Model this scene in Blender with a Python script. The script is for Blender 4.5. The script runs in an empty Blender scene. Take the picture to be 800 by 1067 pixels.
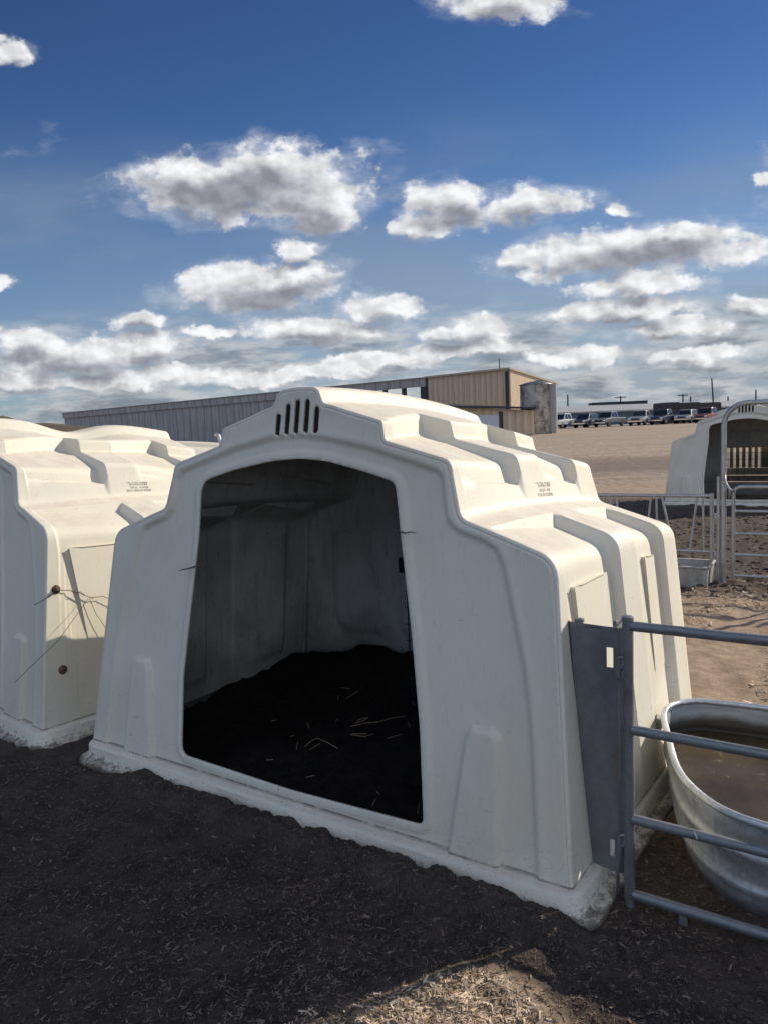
import bpy, math, random
import numpy as np
from mathutils import Vector, Matrix, noise
from mathutils.geometry import delaunay_2d_cdt
random.seed(7); RNG=np.random.default_rng(7)
SC=bpy.context.scene; COL=SC.collection
R=math.radians; PI=math.pi
# ------------------------------------------------------------------ camera
CAM_H=1.6; FPX=804.0; PITCH=R(6.13); ROLL=R(2.42)
c_,s_=math.cos(PITCH),math.sin(PITCH); cr,sr=math.cos(ROLL),math.sin(ROLL)
right=Vector((1,0,0)); up=Vector((0,s_,c_)); fwd=Vector((0,c_,-s_))
cx_=cr*right-sr*up; cy_=sr*right+cr*up
cam=bpy.data.objects.new('camera',bpy.data.cameras.new('camera')); COL.objects.link(cam)
m=Matrix((cx_,cy_,-fwd)).transposed().to_4x4(); m.translation=(0,0,CAM_H); cam.matrix_world=m
cam.data.sensor_fit='VERTICAL'; cam.data.sensor_height=34.6; cam.data.lens=FPX/1067*34.6
cam.data.clip_start=0.05; cam.data.clip_end=6000
SC.camera=cam
# ------------------------------------------------------------------ light
SUN_DIR=Vector((1.597,.779,1.0)).normalized()
SUN_EL=math.asin(SUN_DIR.z); SUN_AZ=math.atan2(SUN_DIR.x,SUN_DIR.y)
sl=bpy.data.lights.new('sun','SUN'); sl.energy=4.1; sl.angle=R(.53); sl.color=(1,.90,.75)
so=bpy.data.objects.new('sun',sl); COL.objects.link(so)
so.rotation_euler=SUN_DIR.to_track_quat('Z','Y').to_euler()
SC.view_settings.view_transform='Standard'; SC.view_settings.look='None'
SC.view_settings.exposure=0.3; SC.view_settings.gamma=1.0
SKY_STRENGTH=.09
W=bpy.data.worlds.new('World'); SC.world=W; W.use_nodes=True
def sky_world():
    nt=W.node_tree; N=nt.nodes; L=nt.links; N.clear()
    def nd(t,**k):
        n=N.new(t)
        for a,b in k.items(): setattr(n,a,b)
        return n
    def val(n,i,v):
        if hasattr(v,'links') or hasattr(v,'is_linked'): L.new(v,n.inputs[i])
        else: n.inputs[i].default_value=v
    def M(op,a,b=None,c=None,clamp=False):
        n=nd('ShaderNodeMath',operation=op,use_clamp=clamp); val(n,0,a)
        if b is not None: val(n,1,b)
        if c is not None: val(n,2,c)
        return n.outputs[0]
    def V(op,a,b=None,out=0):
        n=nd('ShaderNodeVectorMath',operation=op); val(n,0,a)
        if b is not None:
            if op=='SCALE': val(n,3,b)
            else: val(n,1,b)
        return n.outputs[out]
    def SS(x,a,b,lo=0.,hi=1.,kind='SMOOTHSTEP'):
        n=nd('ShaderNodeMapRange',interpolation_type=kind); val(n,0,x); val(n,1,a); val(n,2,b); val(n,3,lo); val(n,4,hi); return n.outputs[0]
    def MIX(f,a,b,bt='MIX'):
        n=nd('ShaderNodeMix',data_type='RGBA',blend_type=bt); val(n,0,f); val(n,6,a); val(n,7,b); return n.outputs[2]
    def NOI(vec,scale,det=6,rough=.55,lac=2.,out=0):
        n=nd('ShaderNodeTexNoise'); val(n,'Vector',vec); n.inputs['Scale'].default_value=scale; n.inputs['Detail'].default_value=det
        n.inputs['Roughness'].default_value=rough; n.inputs['Lacunarity'].default_value=lac; return n.outputs[out]
    sky=nd('ShaderNodeTexSky',sky_type='NISHITA'); sky.sun_disc=False; sky.sun_elevation=SUN_EL; sky.sun_rotation=SUN_AZ
    sky.altitude=900; sky.air_density=1.0; sky.dust_density=.35; sky.ozone_density=2.2
    tc=nd('ShaderNodeTexCoord'); sep=nd('ShaderNodeSeparateXYZ'); L.new(tc.outputs['Generated'],sep.inputs[0])
    x,y,z=sep.outputs
    ysafe=M('MAXIMUM',y,.08)
    cmb=nd('ShaderNodeCombineXYZ'); val(cmb,0,M('DIVIDE',x,ysafe)); val(cmb,1,M('DIVIDE',z,ysafe)); P=cmb.outputs[0]
    # stretched coordinate for cloud noise (wide, flat puffs)
    Ps=V('MULTIPLY',P,(1,1.3,1))
    w1=V('SCALE',V('SUBTRACT',NOI(Ps,9,5,.55,out=1),(.5,.5,.5)),.105)
    w2=V('SCALE',V('SUBTRACT',NOI(Ps,34,5,.6,out=1),(.5,.5,.5)),.030)
    Pw=V('ADD',P,V('MULTIPLY',V('ADD',w1,w2),(1.,.55,0)))
    EL=[(-0.156,0.312,0.134,0.039),(-0.119,0.332,0.074,0.030),(-0.215,0.315,0.089,0.030),(-0.062,0.283,0.058,0.028),(-0.087,0.231,0.027,0.014),(-0.155,0.186,0.102,0.031),(-0.109,0.194,0.060,0.023),(-0.001,0.152,0.058,0.015),(-0.076,0.128,0.105,0.017),(-0.288,0.148,0.041,0.013),(-0.370,0.112,0.144,0.022),(-0.448,0.127,0.061,0.019),(0.106,0.279,0.062,0.025),(0.202,0.273,0.062,0.020),(0.061,0.253,0.031,0.015),(0.301,0.263,0.024,0.010),(0.185,0.215,0.022,0.014),(0.328,0.209,0.140,0.029),(0.376,0.221,0.094,0.021),(0.334,0.164,0.080,0.015),(0.321,0.134,0.100,0.017),(0.376,0.109,0.081,0.013),(0.482,0.139,0.041,0.015),(0.172,0.504,0.070,0.020),(-0.442,0.477,0.028,0.014),(-0.467,0.202,0.017,0.009),(0.487,0.290,0.019,0.010),(-0.203,0.127,0.026,0.008),(0.113,0.119,0.061,0.017),(0.107,0.094,0.086,0.011),(0.008,0.084,0.073,0.011),(-0.446,0.082,0.073,0.014),(-0.299,0.080,0.135,0.011),(-0.115,0.072,0.135,0.010),(0.425,0.074,0.074,0.012),(0.253,0.081,0.074,0.011),
        (0.9,0.3,0.3,0.06),(-0.9,0.35,0.3,0.07),(1.3,0.15,0.4,0.04),(-1.4,0.2,0.4,0.05),(0.75,0.55,0.15,0.03),(-0.8,.12,.2,.025),(.75,.12,.15,.02)]
    def field(pt,dy):
        cur=None
        for (a,b,rx,ry) in EL:
            d=V('SUBTRACT',pt,(a,b+dy*ry,0)); d=V('MULTIPLY',d,(1/rx,1/ry,0)); l=V('LENGTH',d,out=1)
            cur=l if cur is None else M('SMOOTH_MIN',cur,l,.25)
        return cur
    F=field(Pw,0.0)
    puff=NOI(Ps,24,8,.56)
    puff2=NOI(Ps,70,5,.6)
    mid=NOI(V('ADD',Ps,(3.1,1.7,0)),11,5,.5)
    e=M('ADD',M('SUBTRACT',1.12,F),M('MULTIPLY',M('SUBTRACT',puff,.5),1.7))
    e=M('ADD',e,M('MULTIPLY',M('SUBTRACT',puff2,.5),.55)); e=M('ADD',e,M('MULTIPLY',M('SUBTRACT',mid,.5),1.1))
    core=SS(e,-.02,.42); fr=NOI(V('MULTIPLY',P,(1,2.0,1)),11,8,.6)
    wisp=M('MULTIPLY',SS(M('ADD',M('SUBTRACT',1.75,F),M('MULTIPLY',M('SUBTRACT',fr,.5),2.4)),.25,1.3),.46)
    cover=M('SUBTRACT',1.,M('MULTIPLY',M('SUBTRACT',1.,core),M('SUBTRACT',1.,wisp)))
    # bellies: the same masses seen a little lower and away from the sun, with broad soft variation only
    G=field(V('ADD',Pw,(.006,.017,0)),0.0)
    soft=NOI(V('ADD',Ps,(.008,.02,0)),15,3.5,.5)
    e2=M('ADD',M('SUBTRACT',1.05,G),M('MULTIPLY',M('SUBTRACT',soft,.5),1.5))
    dark=SS(e2,.0,.85)
    rel=M('SUBTRACT',NOI(Ps,30,4,.45),NOI(V('ADD',Ps,(.005,.010,0)),30,4,.45))
    relief=SS(rel,-.12,.12,.84,1.16,'LINEAR')
    # low bank of cloud near the horizon and high thin veil
    gz=M('DIVIDE',z,ysafe)
    nb=NOI(V('MULTIPLY',P,(1,4.2,1)),8,8,.6)
    nbd=NOI(V('ADD',V('MULTIPLY',P,(1,4.2,1)),(.015,.035,0)),8,8,.6)
    low=M('MULTIPLY',SS(gz,.18,.08),SS(gz,-.02,.0))
    bank=M('MULTIPLY',SS(nb,.40,.55),low)
    bankd=SS(nbd,.44,.62)
    veil=NOI(V('MULTIPLY',P,(1,3.0,1)),2.6,5,.5)
    vz=M('MULTIPLY',SS(gz,.42,.26),SS(gz,.10,.2))
    veilf=M('ADD',M('MULTIPLY',M('MULTIPLY',SS(veil,.35,.75),vz),.62),.05)
    # clear-sky colour: deepen toward saturated blue like the photograph's air
    skyc=nd('ShaderNodeHueSaturation'); skyc.inputs['Saturation'].default_value=1.16; skyc.inputs['Value'].default_value=1.0; L.new(sky.outputs[0],skyc.inputs['Color'])
    gz0=M('DIVIDE',z,ysafe)
    tint=MIX(SS(gz0,.15,.60),(.56,.66,.80,1),(.32,.44,.64,1))
    base=MIX(1.0,skyc.outputs[0],tint,'MULTIPLY')
    S=1/SKY_STRENGTH
    def col(r,g,b): return (r*S,g*S,b*S,1)
    base=MIX(veilf,base,col(.19,.25,.335))
    horizon=SS(gz,.36,.0,0,.80)
    sidex=SS(M('DIVIDE',x,ysafe),-.5,.55,.60,1.40,'LINEAR')
    base=MIX(M('MULTIPLY',horizon,sidex,clamp=True),base,col(.27,.32,.375))
    bcol=MIX(bankd,col(.47,.48,.49),col(.175,.20,.24))
    base=MIX(M('MULTIPLY',bank,.85),base,bcol)
    ccol=MIX(dark,col(.68,.69,.70),col(.245,.255,.29))
    tex=relief
    tn=nd('ShaderNodeVectorMath',operation='SCALE'); L.new(ccol,tn.inputs[0]); L.new(tex,tn.inputs[3])
    front=SS(y,.08,.2)
    out=MIX(M('MULTIPLY',M('MULTIPLY',cover,front),.97),base,tn.outputs[0])
    # unseen bright clouds added behind the viewer as fill for shaded faces
    g=NOI(tc.outputs['Generated'],3.2,6,.55); gd=NOI(V('ADD',tc.outputs['Generated'],(.03,.02,.05)),3.2,6,.55)
    rear=M('MULTIPLY',M('MULTIPLY',SS(g,.48,.58),SS(y,.10,-.25)),SS(z,.0,.08))
    out=MIX(rear,out,MIX(SS(gd,.5,.7),col(1.12,1.22,1.42),col(.62,.70,.85)))
    bg=nd('ShaderNodeBackground'); bg.inputs['Strength'].default_value=SKY_STRENGTH; L.new(out,bg.inputs[0])
    wo=nd('ShaderNodeOutputWorld'); L.new(bg.outputs[0],wo.inputs[0])
    W.cycles.sampling_method='MANUAL'; W.cycles.sample_map_resolution=512
sky_world()
# ------------------------------------------------------------------ helpers
def ray(u,v):
    a=(u-400)/FPX; b=(v-533.5)/FPX
    px=a*cr-b*sr; py=a*sr+b*cr
    return Vector((px,c_-py*s_,-s_-py*c_))
def at_y(u,v,Y): d=ray(u,v); return Vector((0,0,CAM_H))+d*(Y/d.y)
def at_z(u,v,z): d=ray(u,v); return Vector((0,0,CAM_H))+d*((z-CAM_H)/d.z)
def G(x,y): return .0075*min(max(0.,y-4),111)
def tag(o,label=None,cat=None,group=None,kind=None):
    if label:o['label']=label
    if cat:o['category']=cat
    if group:o['group']=group
    if kind:o['kind']=kind
    return o
def mesh_obj(name,V,F,mat,parent=None,smooth=False,mw=None):
    me=bpy.data.meshes.new(name); me.from_pydata([tuple(v) for v in V],[],[tuple(f) for f in F]); me.update()
    if mat: me.materials.append(mat)
    if smooth: me.polygons.foreach_set('use_smooth',[True]*len(me.polygons))
    o=bpy.data.objects.new(name,me); COL.objects.link(o)
    if mw is not None: o.matrix_world=mw
    if parent: o.parent=parent
    return o
def empty(name,loc=(0,0,0),rz=0,scale=1):
    o=bpy.data.objects.new(name,None); COL.objects.link(o); o.location=loc; o.rotation_euler=(0,0,rz); o.scale=(scale,)*3; o.empty_display_size=.2
    return o
class MB:
    def __init__(s): s.v=[]; s.f=[]
    def add(s,V,F):
        n=len(s.v); s.v+= [Vector(v) for v in V]; s.f+=[tuple(i+n for i in f) for f in F]; return s
    def hexa(s,b,t):   # bottom 4 pts, top 4 pts
        return s.add(list(b)+list(t),[(3,2,1,0),(4,5,6,7),(0,1,5,4),(1,2,6,5),(2,3,7,6),(3,0,4,7)])
    def box(s,c,d,rz=0,M=None):
        x,y,z=d[0]/2,d[1]/2,d[2]/2; P=[]
        for k in (-z,z):
            for (i,j) in ((-x,-y),(x,-y),(x,y),(-x,y)): P.append(Vector((i,j,k)))
        m=Matrix.Rotation(rz,3,'Z') if M is None else M
        P=[m@p+Vector(c) for p in P]
        return s.hexa(P[:4],P[4:])
    def tube(s,pts,r,n=12,cap=True,closed=False):
        pts=[Vector(p) for p in pts]; rs=r if isinstance(r,(list,tuple)) else [r]*len(pts)
        base=len(s.v); k=len(pts); prev=None
        for i,p in enumerate(pts):
            if closed: t=(pts[(i+1)%k]-pts[i-1]).normalized()
            else: t=(pts[min(i+1,k-1)]-pts[max(i-1,0)]).normalized()
            if prev is None:
                a=Vector((0,0,1)) if abs(t.z)<.9 else Vector((1,0,0)); u=t.cross(a).normalized()
            else:
                u=(prev-t*prev.dot(t)).normalized()
            prev=u; v=t.cross(u)
            for j in range(n):
                q=2*PI*j/n; s.v.append(p+(u*math.cos(q)+v*math.sin(q))*rs[i])
        for i in range(k if closed else k-1):
            i2=(i+1)%k
            for j in range(n):
                j2=(j+1)%n; s.f.append((base+i*n+j,base+i*n+j2,base+i2*n+j2,base+i2*n+j))
        if cap and not closed:
            s.f.append(tuple(base+j for j in range(n))[::-1]); s.f.append(tuple(base+(k-1)*n+j for j in range(n)))
        return s
    def lathe(s,prof,c=(0,0,0),n=32):
        base=len(s.v); c=Vector(c)
        for (r,z) in prof:
            for j in range(n):
                q=2*PI*j/n; s.v.append(c+Vector((r*math.cos(q),r*math.sin(q),z)))
        for i in range(len(prof)-1):
            for j in range(n):
                j2=(j+1)%n; s.f.append((base+i*n+j,base+i*n+j2,base+(i+1)*n+j2,base+(i+1)*n+j))
        return s
    def prism(s,poly,y0,y1):  # poly in xz
        n=len(poly); base=len(s.v)
        for yy in (y0,y1):
            for (x,z) in poly: s.v.append(Vector((x,yy,z)))
        for i in range(n):
            j=(i+1)%n; s.f.append((base+i,base+j,base+n+j,base+n+i))
        s.f.append(tuple(base+i for i in range(n))[::-1]); s.f.append(tuple(base+n+i for i in range(n)))
        return s
    def build(s,name,mat,parent=None,smooth=False,bevel=0):
        o=mesh_obj(name,s.v,s.f,mat,parent,smooth)
        if bevel:
            b=o.modifiers.new('bevel','BEVEL'); b.width=bevel; b.segments=2; b.limit_method='ANGLE'; b.angle_limit=R(40)
        if smooth and bevel==0: pass
        return o
def autosmooth(o,deg=35):
    me=o.data; me.polygons.foreach_set('use_smooth',[True]*len(me.polygons)); me.set_sharp_from_angle(angle=R(deg))
# ------------------------------------------------------------------ materials
def material(name,base=(.5,.5,.5),rough=.6,metal=0,spec=.5,build=None):
    mt=bpy.data.materials.new(name); mt.use_nodes=True; nt=mt.node_tree; b=nt.nodes['Principled BSDF']
    b.inputs['Base Color'].default_value=(*base,1); b.inputs['Roughness'].default_value=rough; b.inputs['Metallic'].default_value=metal
    b.inputs['Specular IOR Level'].default_value=spec
    if build: build(NB(nt),b)
    return mt
class NB:
    def __init__(s,nt): s.nt=nt; s.N=nt.nodes; s.L=nt.links
    def put(s,n,i,v):
        if hasattr(v,'is_linked'): s.L.new(v,n.inputs[i])
        elif isinstance(v,tuple) and len(v)==3 and n.inputs[i].type=='RGBA': n.inputs[i].default_value=(*v,1)
        else: n.inputs[i].default_value=v
    def math(s,op,a,b=None,c=None,clamp=False):
        n=s.N.new('ShaderNodeMath'); n.operation=op; n.use_clamp=clamp; s.put(n,0,a)
        if b is not None: s.put(n,1,b)
        if c is not None: s.put(n,2,c)
        return n.outputs[0]
    def mix(s,f,a,b,bt='MIX'):
        n=s.N.new('ShaderNodeMix'); n.data_type='RGBA'; n.blend_type=bt; s.put(n,0,f); s.put(n,6,a); s.put(n,7,b); return n.outputs[2]
    def rng(s,x,a,b,lo=0.,hi=1.,kind='SMOOTHSTEP'):
        n=s.N.new('ShaderNodeMapRange'); n.interpolation_type=kind
        for i,v in enumerate((x,a,b,lo,hi)): s.put(n,i,v)
        return n.outputs[0]
    def co(s,kind='Object',scale=None):
        t=s.N.new('ShaderNodeTexCoord').outputs[kind]
        if scale:
            n=s.N.new('ShaderNodeMapping'); s.L.new(t,n.inputs[0]); n.inputs['Scale'].default_value=scale; return n.outputs[0]
        return t
    def world(s): return s.N.new('ShaderNodeNewGeometry').outputs['Position']
    def sep(s,v):
        n=s.N.new('ShaderNodeSeparateXYZ'); s.L.new(v,n.inputs[0]); return n.outputs
    def noise(s,vec,scale,det=5,rough=.55,dist=0):
        n=s.N.new('ShaderNodeTexNoise'); s.L.new(vec,n.inputs['Vector']); n.inputs['Scale'].default_value=scale; n.inputs['Detail'].default_value=det
        n.inputs['Roughness'].default_value=rough; n.inputs['Distortion'].default_value=dist; return n.outputs[0]
    def voro(s,vec,scale,feat='F1',out=0):
        n=s.N.new('ShaderNodeTexVoronoi'); n.feature=feat; s.L.new(vec,n.inputs['Vector']); n.inputs['Scale'].default_value=scale; return n.outputs[out]
    def vmul(s,vec,m):
        n=s.N.new('ShaderNodeVectorMath'); n.operation='MULTIPLY'; s.L.new(vec,n.inputs[0]); n.inputs[1].default_value=m; return n.outputs[0]
    def bump(s,b,h,strength=.3,dist=.01,prev=None):
        n=s.N.new('ShaderNodeBump'); n.inputs['Strength'].default_value=strength; n.inputs['Distance'].default_value=dist
        s.L.new(h,n.inputs['Height'])
        if prev is not None: s.L.new(prev,n.inputs['Normal'])
        if b is not None: s.L.new(n.outputs[0],b.inputs['Normal'])
        return n.outputs[0]
def plastic_nodes(nb,b,slots=False,inner=False):
    co=nb.co('Object'); x,y,z=nb.sep(co)
    big=nb.noise(co,1.7,5,.6); fine=nb.noise(co,38,6,.65); scr=nb.noise(nb.vmul(co,(9,9,1.1)),7,6,.7)
    wn=nb.noise(co,11,6,.7)
    c=nb.mix(nb.rng(big,.35,.7),(.72,.68,.565),(.66,.61,.485))
    # weathering on faces that look up: chalky pinkish film
    nz=nb.sep(nb.N.new('ShaderNodeNewGeometry').outputs['Normal'])[2]
    upw=nb.math('MULTIPLY',nb.rng(nz,.75,.97),nb.rng(wn,.36,.66))
    c=nb.mix(nb.math('MULTIPLY',upw,.75),c,(.62,.53,.44))
    c=nb.mix(nb.math('MULTIPLY',nb.rng(scr,.54,.74),.34),c,(.47,.41,.33))
    scf=nb.math('MULTIPLY',nb.rng(nb.noise(nb.vmul(co,(3,3,22)),6,4,.6),.63,.67),nb.rng(nb.noise(co,2.6,3),.52,.62)); c=nb.mix(nb.math('MULTIPLY',scf,.4),c,(.34,.30,.26))
    crev=nb.math('MULTIPLY',nb.rng(nb.math('ABSOLUTE',nb.math('SUBTRACT',z,.0995)),.006,.002),nb.rng(nb.noise(co,13,5,.7),.34,.56)); c=nb.mix(nb.math('MULTIPLY',crev,.75),c,(.16,.13,.10))
    specks=nb.rng(nb.noise(co,60,3,.7),.69,.74)
    c=nb.mix(nb.math('MULTIPLY',specks,.30),c,(.30,.25,.20))
    # mud splashed up from the ground
    h=nb.math('ADD',z,nb.math('MULTIPLY',nb.math('SUBTRACT',nb.noise(co,28,7,.78),.5),-.34))
    mud=nb.rng(h,.035,.0)
    ct=nb.rng(nb.math('ADD',z,nb.math('MULTIPLY',nb.math('SUBTRACT',nb.noise(co,16,7,.75),.5),-.09)),.034,.006); c=nb.mix(nb.math('MULTIPLY',ct,.85),c,(.085,.066,.052))
    spl=nb.math('MULTIPLY',nb.rng(h,.34,.0),nb.rng(nb.noise(co,95,6,.75),.57,.66))
    c=nb.mix(nb.math('MULTIPLY',mud,.8),c,(.13,.10,.075))
    c=nb.mix(nb.math('MULTIPLY',spl,.7),c,(.12,.095,.07))
    nb.L.new(c,b.inputs['Base Color'])
    nb.put(b,'Roughness',nb.rng(fine,.3,.7,.48,.68,'LINEAR'))
    p=nb.bump(None,nb.noise(co,240,3,.6),.10,.002)
    nb.bump(b,nb.noise(co,3.5,3,.5),.35,.008,p)
    if slots:
        # five ventilation slots cut through the gable, drawn as capsules in the wall's own plane
        res=None
        for (cu,z0,z1,rw) in SLOTS:
            dx=nb.math('SUBTRACT',x,cu)
            zc=nb.math('MINIMUM',nb.math('MAXIMUM',z,z0),z1); dz=nb.math('SUBTRACT',z,zc)
            d=nb.math('SUBTRACT',nb.math('SQRT',nb.math('ADD',nb.math('MULTIPLY',dx,dx),nb.math('MULTIPLY',dz,dz))),rw)
            res=d if res is None else nb.math('MINIMUM',res,d)
        hole=nb.math('LESS_THAN',res,0.)
        nb.put(b,'Alpha',nb.math('SUBTRACT',1.,hole))
SLOTS=[]
def inner_nodes(nb,b):
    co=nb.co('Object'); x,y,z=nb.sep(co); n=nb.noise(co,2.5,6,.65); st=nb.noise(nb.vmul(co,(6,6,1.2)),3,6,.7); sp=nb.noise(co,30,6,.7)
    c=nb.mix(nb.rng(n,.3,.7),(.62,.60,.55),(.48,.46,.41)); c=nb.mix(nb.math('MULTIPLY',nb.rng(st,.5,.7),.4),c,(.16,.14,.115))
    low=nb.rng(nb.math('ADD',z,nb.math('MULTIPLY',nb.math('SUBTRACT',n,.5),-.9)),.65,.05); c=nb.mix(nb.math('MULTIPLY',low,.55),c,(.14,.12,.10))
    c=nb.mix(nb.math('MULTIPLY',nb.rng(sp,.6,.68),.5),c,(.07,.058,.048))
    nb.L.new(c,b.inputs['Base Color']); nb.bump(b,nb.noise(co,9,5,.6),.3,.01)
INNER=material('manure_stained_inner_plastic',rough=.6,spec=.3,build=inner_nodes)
PLASTIC=material('white_polyethylene',rough=.5,spec=.32,build=plastic_nodes)
def galv(nb,b,dark=False):
    co=nb.co('Object'); n=nb.noise(co,9,5,.6); v=nb.voro(co,55,out=1); g=nb.sep(v)[0]
    a=(.30,.315,.33) if not dark else (.165,.175,.185); d=(.42,.435,.44) if not dark else (.225,.235,.245)
    c=nb.mix(nb.rng(n,.3,.7),a,d); c=nb.mix(nb.math('MULTIPLY',g,.18 if not dark else .05),c,(.55,.57,.58))
    st=nb.rng(nb.noise(co,26,6,.7),.60,.72); c=nb.mix(nb.math('MULTIPLY',st,.4),c,(.16,.12,.09))
    nb.L.new(c,b.inputs['Base Color']); nb.put(b,'Roughness',nb.rng(n,.3,.7,.36,.58)); nb.bump(b,nb.noise(co,70,3),.12,.003)
GALV=material('galvanised_steel',metal=.75,rough=.45,build=galv)
GALVD=material('weathered_galvanised_sheet',metal=.55,rough=.5,build=lambda n,b:galv(n,b,True))
def tank_nodes(nb,b):
    co=nb.co('Object'); x,y,z=nb.sep(co)
    n=nb.noise(nb.vmul(co,(1,1,3)),5,6,.62); v=nb.sep(nb.voro(co,38,out=1))[0]
    c=nb.mix(nb.rng(n,.3,.7),(.50,.52,.53),(.68,.70,.70)); c=nb.mix(nb.math('MULTIPLY',v,.5),c,(.80,.81,.80)); v2=nb.sep(nb.voro(co,85,out=1))[1]; c=nb.mix(nb.math('MULTIPLY',v2,.3),c,(.30,.31,.32))
    run=nb.rng(nb.noise(nb.vmul(co,(14,14,1.2)),3,5,.7),.52,.7)
    c=nb.mix(nb.math('MULTIPLY',run,.35),c,(.24,.22,.20))
    mud=nb.rng(nb.math('ADD',z,nb.math('MULTIPLY',nb.noise(co,9,6,.7),-.12)),.02,-.05)
    c=nb.mix(nb.math('MULTIPLY',mud,.8),c,(.13,.10,.08))
    nb.L.new(c,b.inputs['Base Color']); nb.put(b,'Roughness',nb.rng(n,.3,.7,.30,.52)); nb.bump(b,nb.noise(co,22,4),.15,.006)
TANK=material('galvanised_tank_sheet',metal=.62,rough=.34,build=tank_nodes)
def liner_nodes(nb,b):
    co=nb.co('Object'); x,y,z=nb.sep(co)
    n=nb.noise(nb.vmul(co,(1,1,4)),6,7,.65)
    c=nb.mix(nb.rng(n,.3,.7),(.34,.36,.36),(.50,.51,.50))
    h=nb.math('ADD',z,nb.math('MULTIPLY',nb.math('SUBTRACT',nb.noise(co,8,5,.6),.5),.05))
    c=nb.mix(nb.rng(h,.305,.265),c,(.10,.085,.065))
    nb.L.new(c,b.inputs['Base Color']); nb.bump(b,nb.noise(co,40,4),.2,.004)
LINER=material('stained_tank_lining',metal=.2,rough=.55,build=liner_nodes)
def water_nodes(nb,b):
    co=nb.co('Object'); n=nb.noise(co,3,5,.6)
    c=nb.mix(nb.rng(n,.35,.7),(.045,.033,.018),(.090,.066,.038))
    f=nb.noise(co,24,6,.7); scum=nb.math('MULTIPLY',nb.rng(f,.60,.68),nb.rng(nb.noise(co,3.2,3),.50,.62))
    c=nb.mix(scum,c,(.26,.19,.13))
    nb.L.new(c,b.inputs['Base Color']); nb.put(b,'Roughness',nb.rng(scum,0,1,.24,.6)); nb.bump(b,nb.noise(co,9,3),.05,.01)
WATER=material('murky_water',rough=.08,spec=.18,build=water_nodes)
def ground_nodes(nb,b):
    P=nb.world(); x,y,z=nb.sep(P)
    n1=nb.noise(P,.9,6,.6); n2=nb.noise(P,6,7,.68); n3=nb.noise(P,42,6,.7); n4=nb.noise(P,150,4,.7)
    fib=nb.noise(nb.vmul(P,(1,3.2,1)),60,5,.7); fib2=nb.noise(nb.vmul(P,(3.5,1,1)),52,5,.7)
    # dry tan dirt
    dry=nb.mix(nb.rng(n2,.32,.68),(.30,.215,.145),(.44,.33,.235))
    dry=nb.mix(nb.math('MULTIPLY',nb.rng(n3,.55,.72),.7),dry,(.12,.088,.062))
    dry=nb.mix(nb.math('MULTIPLY',nb.rng(fib,.58,.68),.55),dry,(.48,.39,.27))
    # damp manure and trampled bedding
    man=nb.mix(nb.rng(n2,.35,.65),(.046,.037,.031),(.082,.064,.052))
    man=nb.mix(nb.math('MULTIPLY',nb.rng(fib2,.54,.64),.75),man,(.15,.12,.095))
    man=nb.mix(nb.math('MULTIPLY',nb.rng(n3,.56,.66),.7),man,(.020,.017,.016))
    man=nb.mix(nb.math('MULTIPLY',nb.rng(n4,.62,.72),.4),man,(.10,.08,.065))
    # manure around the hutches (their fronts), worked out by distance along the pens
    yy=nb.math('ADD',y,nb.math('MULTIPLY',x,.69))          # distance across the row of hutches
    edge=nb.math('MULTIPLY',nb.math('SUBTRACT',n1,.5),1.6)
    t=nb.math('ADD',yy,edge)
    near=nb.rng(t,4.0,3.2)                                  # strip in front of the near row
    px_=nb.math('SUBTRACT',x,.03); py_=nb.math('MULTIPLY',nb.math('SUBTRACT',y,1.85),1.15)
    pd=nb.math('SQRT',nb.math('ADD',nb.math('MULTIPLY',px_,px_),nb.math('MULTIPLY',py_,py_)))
    sunlit_patch=nb.rng(nb.math('ADD',pd,nb.math('MULTIPLY',nb.math('SUBTRACT',nb.noise(P,5,5),.5),.25)),.44,.34)  # pool of sunlight painted into the ground colour
    sunlit_patch=nb.math('MULTIPLY',sunlit_patch,nb.rng(nb.math('ADD',nb.math('SUBTRACT',y,nb.math('MULTIPLY',x,.39)),nb.math('MULTIPLY',nb.math('SUBTRACT',n2,.5),.2)),2.10,1.98))  # painted light trimmed along the edge of the cast shadow
    near=nb.math('MULTIPLY',near,nb.math('SUBTRACT',1.,nb.math('MULTIPLY',sunlit_patch,.96)))
    pen=nb.math('MULTIPLY',nb.rng(t,8.3,9.1),nb.rng(t,19.5,17.5))
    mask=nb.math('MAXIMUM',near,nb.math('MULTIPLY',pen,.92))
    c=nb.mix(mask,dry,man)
    # yard beyond: paler gravelly lane and a damp darker band
    lane=nb.math('ADD',y,nb.math('MULTIPLY',nb.math('SUBTRACT',nb.noise(nb.vmul(P,(.05,.25,1)),1.0,5,.6),.5),9.))
    band=nb.math('MULTIPLY',nb.rng(lane,19,22),nb.rng(lane,31,26))
    far=nb.mix(nb.rng(nb.noise(nb.vmul(P,(.12,.8,1)),.8,7,.7),.3,.7),(.32,.245,.18),(.43,.345,.265))
    far=nb.mix(nb.math('MULTIPLY',nb.rng(nb.noise(nb.vmul(P,(.5,2.5,1)),1.2,7,.75),.48,.66),.6),far,(.20,.155,.12))
    far=nb.mix(nb.math('MULTIPLY',nb.rng(nb.noise(P,5,5,.8),.50,.62),.45),far,(.12,.095,.075))
    far=nb.mix(nb.math('MULTIPLY',nb.rng(nb.noise(P,2.3,5,.8),.54,.64),.40),far,(.42,.35,.28))
    gr=nb.noise(nb.vmul(P,(5,.8,1)),2.2,6,.8)
    far=nb.mix(nb.math('MULTIPLY',nb.rng(gr,.50,.60),.45),far,(.13,.10,.08))
    far=nb.mix(nb.math('MULTIPLY',nb.rng(gr,.46,.38),.45),far,(.58,.48,.38))
    far=nb.mix(nb.math('MULTIPLY',band,.62),far,(.10,.078,.064))
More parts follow.
